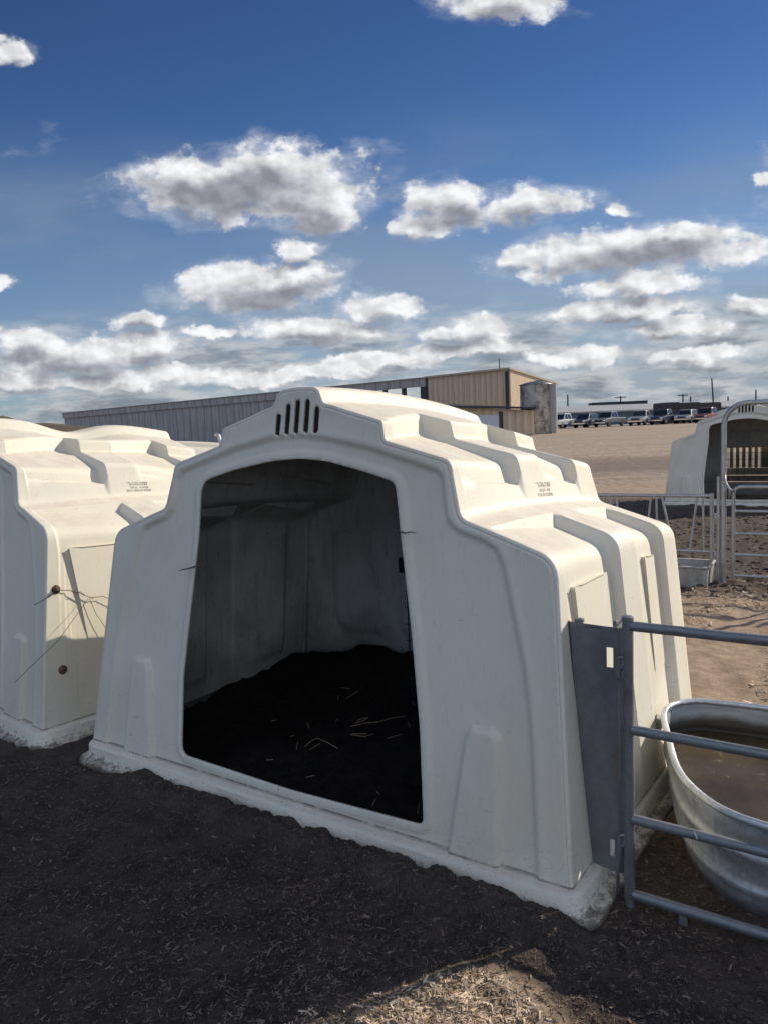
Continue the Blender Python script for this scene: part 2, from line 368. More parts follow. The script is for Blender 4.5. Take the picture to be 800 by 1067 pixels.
    c=nb.mix(nb.rng(y,15,19),c,far)
    nb.L.new(c,b.inputs['Base Color']); nb.put(b,'Roughness',.93); b.inputs['Specular IOR Level'].default_value=.18
    fade=nb.rng(y,3,30,1.,.25)
    h=nb.math('ADD',nb.math('MULTIPLY',n3,1.0),nb.math('MULTIPLY',fib,.8)); h=nb.math('ADD',h,nb.math('MULTIPLY',n4,.35))
    h=nb.math('MULTIPLY',h,fade)
    p=nb.bump(None,h,.6,.016); nb.bump(b,nb.noise(P,9,6,.65),.45,.035,p)
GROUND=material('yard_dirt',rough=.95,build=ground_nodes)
def bed_nodes(nb,b):
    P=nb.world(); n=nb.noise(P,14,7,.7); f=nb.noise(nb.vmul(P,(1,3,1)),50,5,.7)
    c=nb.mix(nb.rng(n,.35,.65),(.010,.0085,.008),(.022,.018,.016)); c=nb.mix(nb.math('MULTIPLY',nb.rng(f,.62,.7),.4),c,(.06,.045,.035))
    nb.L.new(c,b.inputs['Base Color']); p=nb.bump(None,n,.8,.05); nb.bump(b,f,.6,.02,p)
BED=material('damp_black_manure',rough=.95,spec=.15,build=bed_nodes)
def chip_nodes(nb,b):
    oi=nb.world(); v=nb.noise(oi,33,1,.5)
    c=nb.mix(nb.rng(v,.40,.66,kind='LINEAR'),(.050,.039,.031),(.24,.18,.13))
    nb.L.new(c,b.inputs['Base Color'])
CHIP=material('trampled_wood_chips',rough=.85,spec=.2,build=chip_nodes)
STRAW=material('straw_and_light_streak',(.30,.22,.13),.8)
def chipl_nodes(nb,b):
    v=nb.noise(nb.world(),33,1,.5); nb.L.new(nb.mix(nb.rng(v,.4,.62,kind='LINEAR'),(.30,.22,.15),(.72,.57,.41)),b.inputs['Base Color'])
CHIPL=material('sunlit_and_dry_chips',rough=.85,spec=.2,build=chipl_nodes)  # pale tone paints sunlight on near chips, dry litter farther off
CLOD=material('clods',rough=.95,spec=.1,build=lambda nb,b: nb.L.new(nb.mix(nb.rng(nb.noise(nb.world(),6,5,.6),.35,.65),(.045,.036,.030),(.14,.11,.088)),b.inputs['Base Color']))
RUST=material('rusty_iron',(.10,.055,.035),.8,.3,build=lambda nb,b: nb.L.new(nb.mix(nb.rng(nb.noise(nb.co(),60,4),.4,.6),(.05,.035,.03),(.19,.10,.06)),b.inputs['Base Color']))
BLACK=material('black_enamel_wire',(.012,.012,.014),.5)
WIRE=material('dull_wire',(.07,.065,.06),.5,.6)
FADED=material('faded_raised_print',(.63,.60,.52),.7)
CRACK=material('dark_split',(.10,.10,.11),.9)
# ------------------------------------------------------------------ calf hutch
LEAN=math.tan(R(8.72)); CL=math.cos(R(8.72))
PB=[(0,1.790,.0),(.088,1.785,.012),(.112,1.770,.010),(.138,1.717,.012),(.20,1.702,0),(.25,1.686,0),(.436,1.633,.014),(.452,1.557,.014),(.747,1.478,.034),(.763,1.41,0),(.766,1.398,0),(.80,1.269,.03),(.90,1.237,0),(.903,1.236,0),(1.168,1.146,.07),(1.183,1.0,0),(1.255,.22,0),(1.262,.15,0),(1.270,.07,0)]
PC=[(0,1.790,.0),(.088,1.785,.012),(.112,1.770,.010),(.138,1.717,.012),(.18,1.706,0),(.24,1.69,0),(.30,1.668,.022),(.325,1.572,.02),(.700,1.440,.05),(.722,1.362,0),(.766,1.350,0),(.80,1.269,.03),(.90,1.237,0),(.925,1.180,0),(1.120,1.106,.07),(1.138,.98,0),(1.214,.24,0),(1.258,.17,0),(1.270,.07,0)]
def fillet(pts,nseg=5,nline=2):
    out=[]; P=[Vector((a,b)) for a,b,_ in pts]; n=len(P)
    ins=[];
    for i,(a,b,r) in enumerate(pts):
        if i in(0,n-1): ins.append([P[i]]); continue
        d0=(P[i-1]-P[i]); d1=(P[i+1]-P[i]); l0,l1=d0.length,d1.length; d0/=l0; d1/=l1
        if r<=0: ins.append([P[i]]); continue
        k=min(r,.45*l0,.45*l1); a0=P[i]+d0*k; a1=P[i]+d1*k; arc=[]
        for j in range(nseg+1):
            t=j/nseg; arc.append((1-t)**2*a0+2*t*(1-t)*P[i]+t*t*a1)
        ins.append(arc)
    for i in range(n):
        out+=ins[i]
        if i<n-1:
            a,b=ins[i][-1],ins[i+1][0]
            for j in range(1,nline+1): out.append(a.lerp(b,j/(nline+1)))
    return out
fB=fillet(PB); fC=fillet(PC); assert len(fB)==len(fC)
def sstep(x,a,b):
    t=min(1,max(0,(x-a)/(b-a))); return t*t*(3-2*t)
def wmap(wn,z):
    wf=LEAN*z
    return wf+wn*(.5-wf)/.5 if wn<.5 else wn
def saw(wn,start):
    if wn<.745:
        if wn<=start: return 0
        t=min(1,(wn-start)/(.72-start)); return min(1,.16*sstep(wn,start,start+.012)+.84*t)
    if wn<.778: return 1-sstep(wn,.745,.778)
    if wn<1.0: return 0
    if wn<1.405: return min(1,.14*sstep(wn,1.0,1.014)+.86*(wn-1.0)/.38)
    if wn<1.438: return 1-sstep(wn,1.405,1.438)
    return 0
WL=1.68
def deform(u,w,z,side=1):
    t=min(1.05,max(0,(w-.25)/1.43)); q=4*t*(1-t)
    dz=(.035*q-.12*t)*(z/1.75)
    return Vector((u*(1+.012*max(0,q)),w,z+dz))
def section(wn,off=0.0):
    """full profile (left base -> top -> right base) at nominal depth wn, optionally inset by off"""
    H=[]
    for b,c in zip(fB,fC):
        # the three tiers start to sink at slightly different depths
        st=.31 if b.y>1.54 else (.27 if b.y>1.3 else .225)
        a=saw(wmap(wn,b.y),st); H.append(b.lerp(c,a))
    if off:
        n=len(H); Q=[]
        for i in range(n):
            t=(H[min(i+1,n-1)]-H[max(i-1,0)]).normalized(); nn=Vector((-t.y,t.x))   # outward-up for right half moving downwards
            if nn.x<-0.2 or (i==0): nn=Vector((0,1)) if i==0 else nn
            Q.append(H[i]-nn*off*(1 if nn.y>=-.3 or nn.x>0 else -1))
        H=Q
    right_=[(p.x,p.y) for p in H]; left_=[(-p.x,p.y) for p in H[1:]][::-1]
    return left_+right_
def contour_plane(off): return section(0.0,off)
RND=.014
def body_grid():
    rows=[]
    seq=[]
    for k in range(5):   # rounded front edge
        a=k/4*PI/2; seq.append((RND*(1-math.sin(a)),RND*(1-math.cos(a))))   # (inset, depth)
    ws=[.02,.03,.04]+[.05+.0055*i for i in range(36)]+[.28,.34,.40,.46,.52,.58,.64,.69,.72,.738,.745,.751,.757,.763,.769,.778,.786,.81,.86,.92,.97,1.0,1.005,1.010,1.014,1.03,1.09,1.16,1.23,1.30,1.35,1.38,1.395,1.405,1.411,1.417,1.423,1.430,1.438,1.446,1.48,1.54,1.60,1.64]
    for off,dep in seq:
        rows.append([deform(u,wmap(dep,z),z) for u,z in section(dep,off)])
    for w in ws: rows.append([deform(u,wmap(w,z),z) for u,z in section(w)])
    for k in range(1,5):
        a=k/4*PI/2; off=RND*(1-math.cos(a)); w=WL-RND+RND*math.sin(a)
        rows.append([deform(u,w,z) for u,z in section(WL-RND,off)])
    return rows
def pts_in_poly(P,poly):
    x=P[:,0];y=P[:,1]; ins=np.zeros(len(P),bool); n=len(poly)
    for i in range(n):
        x0,y0=poly[i]; x1,y1=poly[(i+1)%n]
        cnd=((y0>y)!=(y1>y)); xs=(x1-x0)*(y-y0)/((y1-y0) if y1!=y0 else 1e-12)+x0
        ins^=cnd&(x<xs)
    return ins
def dist_poly(P,poly,closed=False):
    d=np.full(len(P),9.); n=len(poly)
    for i in range(n if closed else n-1):
        a=np.array(poly[i]);b=np.array(poly[(i+1)%n]); ab=b-a; L=(ab@ab)+1e-12
        t=np.clip(((P-a)@ab)/L,0,1); q=a+t[:,None]*ab; d=np.minimum(d,np.hypot(*(P-q).T))
    return d
def rounded(poly,r,nseg=5):
    out=[];n=len(poly);P=[Vector(p) for p in poly]
    for i in range(n):
        d0=P[i-1]-P[i];d1=P[(i+1)%n]-P[i];k=min(r,.45*d0.length,.45*d1.length)
        a0=P[i]+d0.normalized()*k;a1=P[i]+d1.normalized()*k
        for j in range(nseg+1):
            t=j/nseg; q=(1-t)**2*a0+2*t*(1-t)*P[i]+t*t*a1; out.append((q.x,q.y))
    return out
def resample(poly,step,closed=True):
    out=[];n=len(poly)
    for i in range(n if closed else n-1):
        a=Vector(poly[i]);b=Vector(poly[(i+1)%n]);k=max(1,int((b-a).length/step))
        for j in range(k): q=a.lerp(b,j/k); out.append((q.x,q.y))
    return out
DOOR=[(-.612,.152),(-.628,.50),(-.600,.80),(-.566,1.15),(-.567,1.395),(-.36,1.447),(-.14,1.484),(.02,1.494),(.17,1.481),(.36,1.438),(.508,1.398),(.522,1.33),(.546,1.19),(.612,.84),(.665,.50),(.698,.158),(.05,.140)]
def door_contour():
    lo=[0,10,11,15]   # corners that get a radius
    P=[Vector(p) for p in DOOR]; out=[]; n=len(P)
    for i in range(n):
        r={0:.05,4:.07,10:.06,15:.03}.get(i,.04)
        d0=P[i-1]-P[i];d1=P[(i+1)%n]-P[i];k=min(r,.45*d0.length,.45*d1.length)
        a0=P[i]+d0.normalized()*k;a1=P[i]+d1.normalized()*k
        for j in range(7):
            t=j/6; q=(1-t)**2*a0+2*t*(1-t)*P[i]+t*t*a1; out.append((q.x,q.y))
    return out
CREASE=[(-1.15,.02),(-1.10,.55),(-1.06,.78),(-.975,1.10),(-.95,1.165),(-.90,1.19),(-.79,1.225),(-.745,1.27),(-.73,1.33),(-.725,1.405),(-.70,1.44),(-.60,1.47),(-.36,1.537),(-.12,1.583),(.02,1.588),(.12,1.577),(.36,1.532),(.58,1.471),(.69,1.44),(.715,1.415),(.73,1.32),(.745,1.26),(.785,1.225),(.90,1.192),(.945,1.165),(.972,1.11),(1.065,.77),(1.10,.55),(1.15,.02)]
CREASE=resample(CREASE,.03,False)+[CREASE[-1]]
def arch(s): return [(s*.80,.05),(s*.855,.50),(s*.875,.545),(s*.955,.545),(s*.985,.52),(s*1.01,.05)]
def tri_wall(outer,holes,disp,step,back=False):
    """triangulated wall in the (u,z) plane; displacement outwards from disp(P)"""
    allv=[];edges=[]
    for poly in [outer]+holes:
        b=len(allv);allv+=poly;edges+=[(b+i,b+(i+1)%len(poly)) for i in range(len(poly))]
    xs=np.array(outer); x0,y0=xs.min(0);x1,y1=xs.max(0)
    gx,gy=[],[];r=0;y=y0+step/2
    while y<y1:
        g=np.arange(x0+(step/2 if r%2 else 0),x1,step); gx.append(g);gy.append(np.full(len(g),y));y+=step*.866;r+=1
    Gp=np.column_stack([np.concatenate(gx),np.concatenate(gy)])
    k=pts_in_poly(Gp,outer)
    for h in holes: k&=~pts_in_poly(Gp,h)
    d=dist_poly(Gp,outer,True); 
    for h in holes: d=np.minimum(d,dist_poly(Gp,h,True))
    Gp=Gp[k&(d>step*.45)]
    # extra rings beside steep relief keep the edges crisp
    allv=[Vector(v) for v in allv]+[Vector(g) for g in Gp]
    v,e,f,_,_,_=delaunay_2d_cdt(allv,edges,[],0,1e-6,False)
    V=np.array([(a.x,a.y) for a in v]); F=np.array([t for t in f if len(t)==3])
    C=V[F].mean(1); k=pts_in_poly(C,outer)
    for h in holes:k&=~pts_in_poly(C,h)
    F=F[k]; a,b,c=V[F[:,0]],V[F[:,1]],V[F[:,2]]
    area=(b[:,0]-a[:,0])*(c[:,1]-a[:,1])-(b[:,1]-a[:,1])*(c[:,0]-a[:,0])
    flip=(area<0)!=back; F[flip]=F[flip][:,::-1]
    return V,F,disp(V)
def ss(x,a,b):
    t=np.clip((x-a)/(b-a),0,1); return t*t*(3-2*t)
def front_disp(P):
    d=dist_poly(P,CREASE); poly=CREASE; ins=pts_in_poly(P,poly)
    sd=np.where(ins,d,-d)
    h=-.015*ss(sd,-.011,.011)+.004*np.exp(-(sd+.018)**2/.0003)          # face set back inside the raised outer frame
    dd=dist_poly(P,DC,True); h+=.010*(1-ss(dd,.026,.040))
    for s in(-1,1):
        a=arch(s); da=dist_poly(P,a,False); ia=pts_in_poly(P,a); sda=np.where(ia,da,-da); h+=.026*ss(sda,-.006,.007)
    h+=.003*np.sin(P[:,0]*3.1+1)*np.sin(P[:,1]*2.3)
    return h*ss(dist_poly(P,OUTC[::4]+[OUTC[-1]],False),.002,.022)
def back_disp(P):
    h=np.zeros(len(P))
    for (x0,x1,z0,z1) in ((-.95,-.55,.35,1.05),(-.45,.45,.35,1.35),(.55,.95,.35,1.05)):
        poly=rounded([(x0,z0),(x1,z0),(x1,z1),(x0,z1)],.08); d=dist_poly(P,poly,True); i=pts_in_poly(P,poly)
        h+=-.03*ss(np.where(i,d,-d),-.012,.02)
    return h
DC=resample(door_contour(),.012)
def build_hutch_meshes(rear_open=False):
    """returns list of (name, verts, faces, material, smooth-angle, thickness)"""
    out=[]
    rows=body_grid(); n=len(rows[0]); V=[p for r in rows for p in r]
    F=[(i*n+j,(i+1)*n+j,(i+1)*n+j+1,i*n+j+1) for i in range(len(rows)-1) for j in range(n-1)]
    out.append(('shell',V,F,38))
    oc=section(0.0,RND); oc=[p for p in oc]; oc=[oc[0]]+oc[1:]
    outer=resample(oc,.012); global OUTC; OUTC=outer
    Vp,Fp,h=tri_wall(outer,[DC]+SLOTPOLY,front_disp,.0115)
    nrm=Vector((0,-math.cos(R(8.72)),math.sin(R(8.72))))
    V=[Vector((p[0],LEAN*p[1],p[1]))+nrm*float(k) for p,k in zip(Vp,h)]
    out.append(('front_wall',V,[tuple(map(int,f)) for f in Fp],60))
    ob=section(WL-RND,RND); outer=resample(ob,.03)
    holes=[]
    if rear_open: holes=[resample(rounded([(-.50,.32),(.80,.32),(.80,1.02),(-.50,1.02)],.05),.03)]
    Vp,Fp,h=tri_wall(outer,holes,back_disp,.035,True)
    V=[deform(p[0],WL,p[1])+Vector((0,float(k),0)) for p,k in zip(Vp,h)]
    out.append(('back_wall',V,[tuple(map(int,f)) for f in Fp],50))
    # skirt swept round the foot
    prof=[(-.014,.096),(.012,.091),(.024,.086),(.030,.078),(.036,.036),(.041,.026),(.070,.019),(.082,.012),(.086,.0),(.086,-.06)]
    x0,x1,y0,y1=-1.268,1.268,.010,WL; rr=.045; path=[]
    for (cx,cy,a0) in ((x1-rr,y0+rr,-90),(x1-rr,y1-rr,0),(x0+rr,y1-rr,90),(x0+rr,y0+rr,180)):
        for k in range(7):
            a=R(a0+k*15); path.append((cx,cy,math.cos(a),math.sin(a)))
    V=[];F=[];dense=[]
    for i in range(len(path)):
        a=path[i];b=path[(i+1)%len(path)]
        A=(a[0]+a[2]*rr,a[1]+a[3]*rr,a[2],a[3]);B=(b[0]+b[2]*rr,b[1]+b[3]*rr,b[2],b[3])
        L=math.hypot(A[0]-B[0],A[1]-B[1]);k=max(1,int(L/.06))
        for j in range(k):
            t=j/k;dense.append(tuple(A[q]*(1-t)+B[q]*t for q in range(4)))
    m_=len(dense);np_=len(prof)
    for (x,y,nx,ny) in dense:
        wob=.006*math.sin(x*7+y*5)
        for (o,z) in prof: V.append((x+nx*(o+wob*(z<.05)),y+ny*(o+wob*(z<.05)),z))
    for i in range(m_):
        for j in range(np_-1): F.append((i*np_+j,i*np_+j+1,((i+1)%m_)*np_+j+1,((i+1)%m_)*np_+j))
    out.append(('base_skirt',V,F,34))
    fixed=[]
    for name,V,F,ang in out:
        V=[Vector(v) for v in V]; s=0.
        for f in F[::7]:
            a,b,c=V[f[0]],V[f[1]],V[f[2]]; nn=(b-a).cross(c-a); s+=nn.dot((a+b+c)/3-Vector((0,.85,.55)))
        if name=='base_skirt':
            s=0.
            for f in F[3::8]:
                a,b,c=V[f[0]],V[f[1]],V[f[2]]; nn=(b-a).cross(c-a); s+=nn.dot((a+b+c)/3-Vector((0,.85,.05)))
        if s<0: F=[tuple(f)[::-1] for f in F]
        fixed.append((name,V,F,ang))
    return fixed
def capsule(cu,z0,z1,r,n=8):
    o=[]
    for k in range(n+1): a=PI*k/n; o.append((cu+r*math.cos(a),z1+r*math.sin(a)))
    for k in range(n+1): a=PI+PI*k/n; o.append((cu+r*math.cos(a),z0+r*math.sin(a)))
    return o
SLOTPOLY=[capsule(cu,z0,z1,.0155) for cu,z0,z1 in ((-.101,1.600,1.668),(-.049,1.603,1.708),(.002,1.605,1.722),(.055,1.607,1.722),(.107,1.608,1.690))]
def pad_mesh(s,w0,w1,zt,zb):
    """tapered stiffening pad on the side wall: proud at its top front corner, flush lower down"""
    def surf(w,z,extra):
        a=saw(w,.225); uB=1.168+(1.146-z)*.0915; uC=1.120+(1.106-z)*.108; u=uB+(uC-uB)*a
        p=deform(u+extra,w,z); p.x*=s; return p
    V=[];F=[];E=[];nz=8;nw=6
    for i in range(nz+1):
        z=zt+(zb-zt)*i/nz; e=.004+.018*(1-i/nz)**.8
        for j in range(nw+1):
            w=w0+(w1-w0)*j/nw + .05*(1-j/nw)*(i/nz)
            ee=.004+(e-.004)*(1-.6*j/nw); E.append(ee); V.append(surf(w,z-.02*(j/nw-.5),ee))
    for i in range(nz):
        for j in range(nw): a=i*(nw+1)+j; F.append((a,a+1,a+nw+2,a+nw+1) if s<0 else (a,a+nw+1,a+nw+2,a+1))
    n0=len(V)
    rim=[j for j in range(nw+1)]+[i*(nw+1)+nw for i in range(1,nz+1)]+[nz*(nw+1)+j for j in range(nw-1,-1,-1)]+[i*(nw+1) for i in range(nz-1,0,-1)]
    for r_ in rim: p=V[r_].copy(); p.x-=s*(E[r_]+.007); V.append(p)
    k=len(rim)
    for i in range(k):
        j=(i+1)%k; F.append((rim[i],rim[j],n0+j,n0+i) if s<0 else (rim[j],rim[i],n0+i,n0+j))
    return V,F
MESH={}
def hutch(label,loc,rz,scale=1,rear_open=False,prints=False,group='white plastic calf hutches'):
    root=empty('calf_hutch',loc,rz,scale); tag(root,label,'hutch',group)
    key='r' if rear_open else 'n'
    if key not in MESH:
        L=[]
        for name,V,F,ang in build_hutch_meshes(rear_open):
            o=mesh_obj(name,V,F,PLASTIC,root); autosmooth(o,ang)
            th=.013 if name!='base_skirt' else .0
            if th:
                md=o.modifiers.new('wall_thickness','SOLIDIFY'); md.thickness=th; md.offset=-1 
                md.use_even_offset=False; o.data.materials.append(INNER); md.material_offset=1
            L.append(o)
        for s in(1,-1):
            for (w0,w1) in ((.29,.738),(1.09,1.398)):
                V,F=pad_mesh(s,w0,w1,1.02,.50); o=mesh_obj('side_pad',V,F,PLASTIC,root); L.append(o)
                bv=o.modifiers.new('bevel','BEVEL'); bv.width=.006; bv.segments=2; bv.limit_method='ANGLE'; bv.angle_limit=R(50)
        MESH[key]=L
    else:
        for o in MESH[key]:
            c=o.copy(); COL.objects.link(c); c.parent=root
    return root
OMAIN=Vector((-.4957,3.0486,0)); YMAIN=R(-34.71)
main=hutch('large white calf hutch in the centre, nearest, with wide dark doorway',OMAIN,YMAIN)
leftH=hutch('white calf hutch at the left edge with rusty knobs and loose wires',(-2.815,4.775,-.01),R(-41.3))
rightH=hutch('white calf hutch behind the feeder fence and tall pipe arch at right',(6.0,12.82,.03),R(-31.6),rear_open=True)
for ch in leftH.children:      # its roof has sagged behind the gable
    if ch.name.startswith('shell'):
        ch.data=ch.data.copy()
        for v in ch.data.vertices:
            u,w,z=v.co
            if z>1.45: v.co.z-=.085*math.exp(-((w-.9)/.24)**2)*(1-sstep(abs(u),.10,.44))
farH=hutch('white calf hutch showing only its roof end behind the left hutch',(-3.2,9.3,-.22),R(-70))
DM=Vector((math.cos(YMAIN),math.sin(YMAIN),0)); NM=Vector((-math.sin(YMAIN),math.cos(YMAIN),0))
def wl(u,w,z=0): return OMAIN+DM*u+NM*w+Vector((0,0,z))
# embossed lettering (too worn to read) on riser of main and left hutch
def worn_print(root,w0,w1,rows,seed):
    rnd=random.Random(seed); mb=MB()
    def pt(w,z,e=0):
        u=.766+(1.398-z)*.264+e; return deform(u,w,z)
    for (z,h,n,a,b) in rows:
        for k in range(n):
            wa=a+(b-a)*k/n; wb=wa+(b-a)/n*.68
            if rnd.random()<.14: continue
            for (f0,f1,g0,g1) in rnd.sample([(0,.25,0,1),(.75,1,0,1),(0,1,0,.2),(0,1,.8,1),(0,1,.4,.6)],3):
                A=wa+(wb-wa)*f0;B=wa+(wb-wa)*f1;z0=z+h*g0;z1=z+h*g1
                lo=[pt(A,z0,-.002),pt(B,z0,-.002),pt(B,z1,-.002),pt(A,z1,-.002)]; hi=[pt(A,z0,.0022),pt(B,z0,.0022),pt(B,z1,.0022),pt(A,z1,.0022)]
                mb.hexa(lo,hi)
    return mb.build('moulded_print',FADED,root)
worn_print(main,0,0,[(1.352,.006,14,.90,1.06),(1.338,.011,9,.915,1.05),(1.318,.011,8,.92,1.05),(1.297,.013,12,.89,1.07)],3)
worn_print(leftH,0,0,[(1.352,.006,14,.90,1.06),(1.338,.011,9,.915,1.05),(1.318,.011,8,.92,1.05),(1.297,.013,12,.89,1.07)],5)
# splits in the plastic beside the doorway, moulded lug
mb=MB()
def fr(u,z,e=.013): return Vector((u,LEAN*z-e,z))
mb.tube([fr(-.665,.985),fr(-.63,.995),fr(-.60,1.0),fr(-.555,1.012)],[.0015,.003,.0035,.005],6)
mb.build('edge_split',CRACK,main)
mb=MB(); mb.tube([fr(.548,1.215),fr(.575,1.21),fr(.60,1.215),fr(.625,1.212)],[.004,.003,.0025,.001],6); mb.build('edge_split',CRACK,main)
mb=MB()
a=[deform(1.245,w,z) for w,z in ((.93,.40),(.98,.42),(.98,.30),(.95,.22))]; a[0].x=a[1].x=1.20; a[2].x=1.21; a[3].x=1.22; b=[p+Vector((.055,-.01,0)) for p in a]; b[3].x-=.04; b[2].x-=.01
mb.hexa(a,b); mb.build('moulded_lug',PLASTIC,main,bevel=.006)
# knobs on the left hutch side
def lpt(w,z,e=0):
    u=1.168+(1.146-z)*.0915+e; return deform(u,w,z)
for (w,z) in ((.185,.82),(.165,.385)):
    kb=MB(); c=lpt(w,z,0)
    m3=Matrix.Rotation(R(90-5),3,'Y')
    prof=[(0,.026),(.009,.026),(.011,.022),(.011,.008),(.022,.007),(.025,.003),(.025,-.01)]
    b0=len(kb.v); kb.lathe(prof,(0,0,0),16); kb.v=[m3@v+c for v in kb.v]
    o=kb.build('knob',RUST,leftH,True)
# loose tie wire on left hutch
tie=empty('tie_wire',leftH.matrix_world.translation); leftH_m=Matrix.Translation((-2.815,4.775,-.01))@Matrix.Rotation(R(-41.3),4,'Z')
tie.location=leftH_m@lpt(.185,.82,.03)
tag(tie,'loose twisted wire hanging from the upper rusty knob of the left hutch','wire')
def wire_part(pts,r,name='strand'):
    mb=MB(); P=[leftH_m@lpt(w+.11*min(1,max(0,(w+.15)/.2)),z,e)-tie.location for w,z,e in pts]
    Q=[]
    for i in range(len(P)-1):
        for k in range(4): Q.append(P[i].lerp(P[i+1],k/4)+Vector((random.uniform(-1,1),random.uniform(-1,1),random.uniform(-1,1)))*.0012)
    Q.append(P[-1]); mb.tube(Q,r,6); mb.build(name,WIRE,tie,True)
wire_part([(.095,.815,.012),(.14,.805,.012),(.19,.785,.012),(.235,.755,.012),(.27,.735,.010)],.0022)
wire_part([(.15,.80,.014),(.17,.785,.018),(.20,.785,.014),(.225,.765,.012)],.0018,'twist')
wire_part([(.25,.742,.012),(.33,.735,.008),(.40,.70,.006),(.46,.64,.006)],.0018)
wire_part([(.25,.735,.012),(.28,.64,.010),(.34,.52,.008),(.40,.42,.006)],.0014)
wire_part([(.24,.740,.015),(.14,.665,.05),(.02,.565,.09),(-.10,.465,.12),(-.145,.425,.13)],.0014)
wire_part([(.055,.805,.012),(.02,.785,.018),(-.02,.765,.02)],.0022)
# wire rack hung inside the main hutch
rk=empty('wire_rack',wl(-.335,1.56,.235),YMAIN); tag(rk,'black wire rack hanging on the inner back wall of the nearest hutch','rack')
for k in range(4):
    mb=MB(); mb.tube([(k*.10,0,0),(k*.10,0,.50)],.004,6); mb.build('upright_wire',BLACK,rk)
for k in range(6):
    mb=MB(); mb.tube([(-.01,-.006,k*.10),(.31,-.006,k*.10)],.003,6); mb.build('cross_wire',BLACK,rk)
mb=MB(); mb.box((.05,-.02,.56),(.16,.03,.09)); mb.build('clamp_plate',BLACK,rk)
# bedding inside the hutches
def bedding(Mw,name,label,seed,heap):
    V=[];F=[];nx,ny=110,76
    for j in range(ny+1):
        for i in range(nx+1):
            u=-1.235+2.47*i/nx; w=.035+1.61*j/ny
            z=.045+.07*(w/1.6)**1.5
            z+=heap*math.exp(-((u+.45)**2/.30+(w-1.55)**2/.10))+heap*.5*math.exp(-((u-.3)**2/.2+(w-1.6)**2/.08))
            p=Vector((u*2.3,w*2.3,seed)); z+=.045*(noise.fractal(p*1.6,1.,2.,4))+.012*noise.noise(p*9)
            z=max(z,.01); z*=min(1,.35+w*3.0)
            V.append(Mw@Vector((u,w,z)))
    for j in range(ny):
        for i in range(nx): a=j*(nx+1)+i; F.append((a,a+1,a+nx+2,a+nx+1))
    o=mesh_obj(name,V,F,BED,None,True); tag(o,label,'manure',kind='stuff'); return o
MM=Matrix.Translation(OMAIN)@Matrix.Rotation(YMAIN,4,'Z')
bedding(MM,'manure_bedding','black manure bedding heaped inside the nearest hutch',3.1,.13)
bedding(leftH_m,'manure_bedding','dark bedding on the floor of the left hutch',8.2,.08)
# a few straws in the dark bedding, some standing in for a light streak
sb=MB()
for k in range(34):
    u=random.uniform(-.6,.75); w=random.uniform(.15,1.2); L=random.uniform(.02,.09); a=random.uniform(0,PI)
    p=MM@Vector((u,w,.10+.07*(w/1.6)**1.5)); d=Vector((math.cos(a),math.sin(a),random.uniform(-.1,.25)))*L/2
    sb.tube([p-d,p+d],.0016,4)
for k,(px,py,ex,ey) in enumerate(((365,757,395,752),(392,753,422,746),(318,778,330,769),(330,769,352,780),(372,751,384,748))):  # long pale stems drawn where a streak of sunlight crosses the floor
    p=at_z(px,py,.115); p2=at_z(ex,ey,.125); d=(p2-p)/2; p=(p+p2)/2
    sb.tube([p-d,p+Vector((0,0,.006)),p+d],.0018,5)
o=sb.build('straw',STRAW); tag(o,'pale straw stems, some drawn as a streak of light, inside the nearest hutch','straw',kind='stuff')
# ------------------------------------------------------------------ ground sheet
def ground_sheet():
    def axis(segs):
        out=[segs[0][0]]
        for a,b,st0,st1 in segs:
            x=a
            while x<b-1e-6:
                t=(x-a)/(b-a); x=min(b,x+st0+(st1-st0)*t); out.append(x)
        return out
    xs=axis([(-4000,-200,900,300),(-200,-20,40,5),(-20,-3,3,.12),(-3,3.6,.026,.026),(3.6,9,.05,.12),(9,30,.3,3),(30,200,8,40),(200,4000,300,900)])
    ys=axis([(-600,-20,200,10),(-20,1.1,3,.05),(1.1,4.6,.026,.026),(4.6,10.5,.04,.06),(10.5,20,.1,.5),(20,140,1,8),(140,4000,20,900)])
    nx,ny=len(xs),len(ys); V=[]; m_inv=MM.inverted()
    for y in ys:
        for x in xs:
            z=G(x,y)
            if -6<x<14 and .2<y<20:
                p=Vector((x,y,0)); f=noise.fractal(p*.9,1.,2.,3)*.028+noise.fractal(p*5.5,.9,2.,4)*.015+noise.noise(p*15)*.006-.014*max(0,noise.noise(p*7+Vector((9,4,1)))-.35)
                q=m_inv@Vector((x,y,0))
                yy=y+.69*x
                if 8.6<yy<18: f+=abs(noise.fractal(p*5.0+Vector((5,2,0)),.8,2.1,4))*.05-.012
                # keep it level under the hutches, mud heaped at the sill
                inside=abs(q.x)<1.33 and -.06<q.y<1.74
                if inside: f=min(f,0)-.03
                else:
                    d=max(abs(q.x)-1.30,-.03-q.y,q.y-1.72,0)
                    if d<.25 and q.y<.3:
                        bank=.010*math.exp(-(d/.2)**2)
                        k=sstep(q.x,-1.15,-.8)
                        f=f*min(1,d/.25)+bank*k*.5-.004
                    elif d<.3: f*=d/.3
                z+=f
            V.append((x,y,z))
    F=[(j*nx+i,j*nx+i+1,(j+1)*nx+i+1,(j+1)*nx+i) for j in range(ny-1) for i in range(nx-1)]
    o=mesh_obj('ground',V,F,GROUND,None,True); tag(o,kind='structure'); return o
ground=ground_sheet()
from mathutils.bvhtree import BVHTree
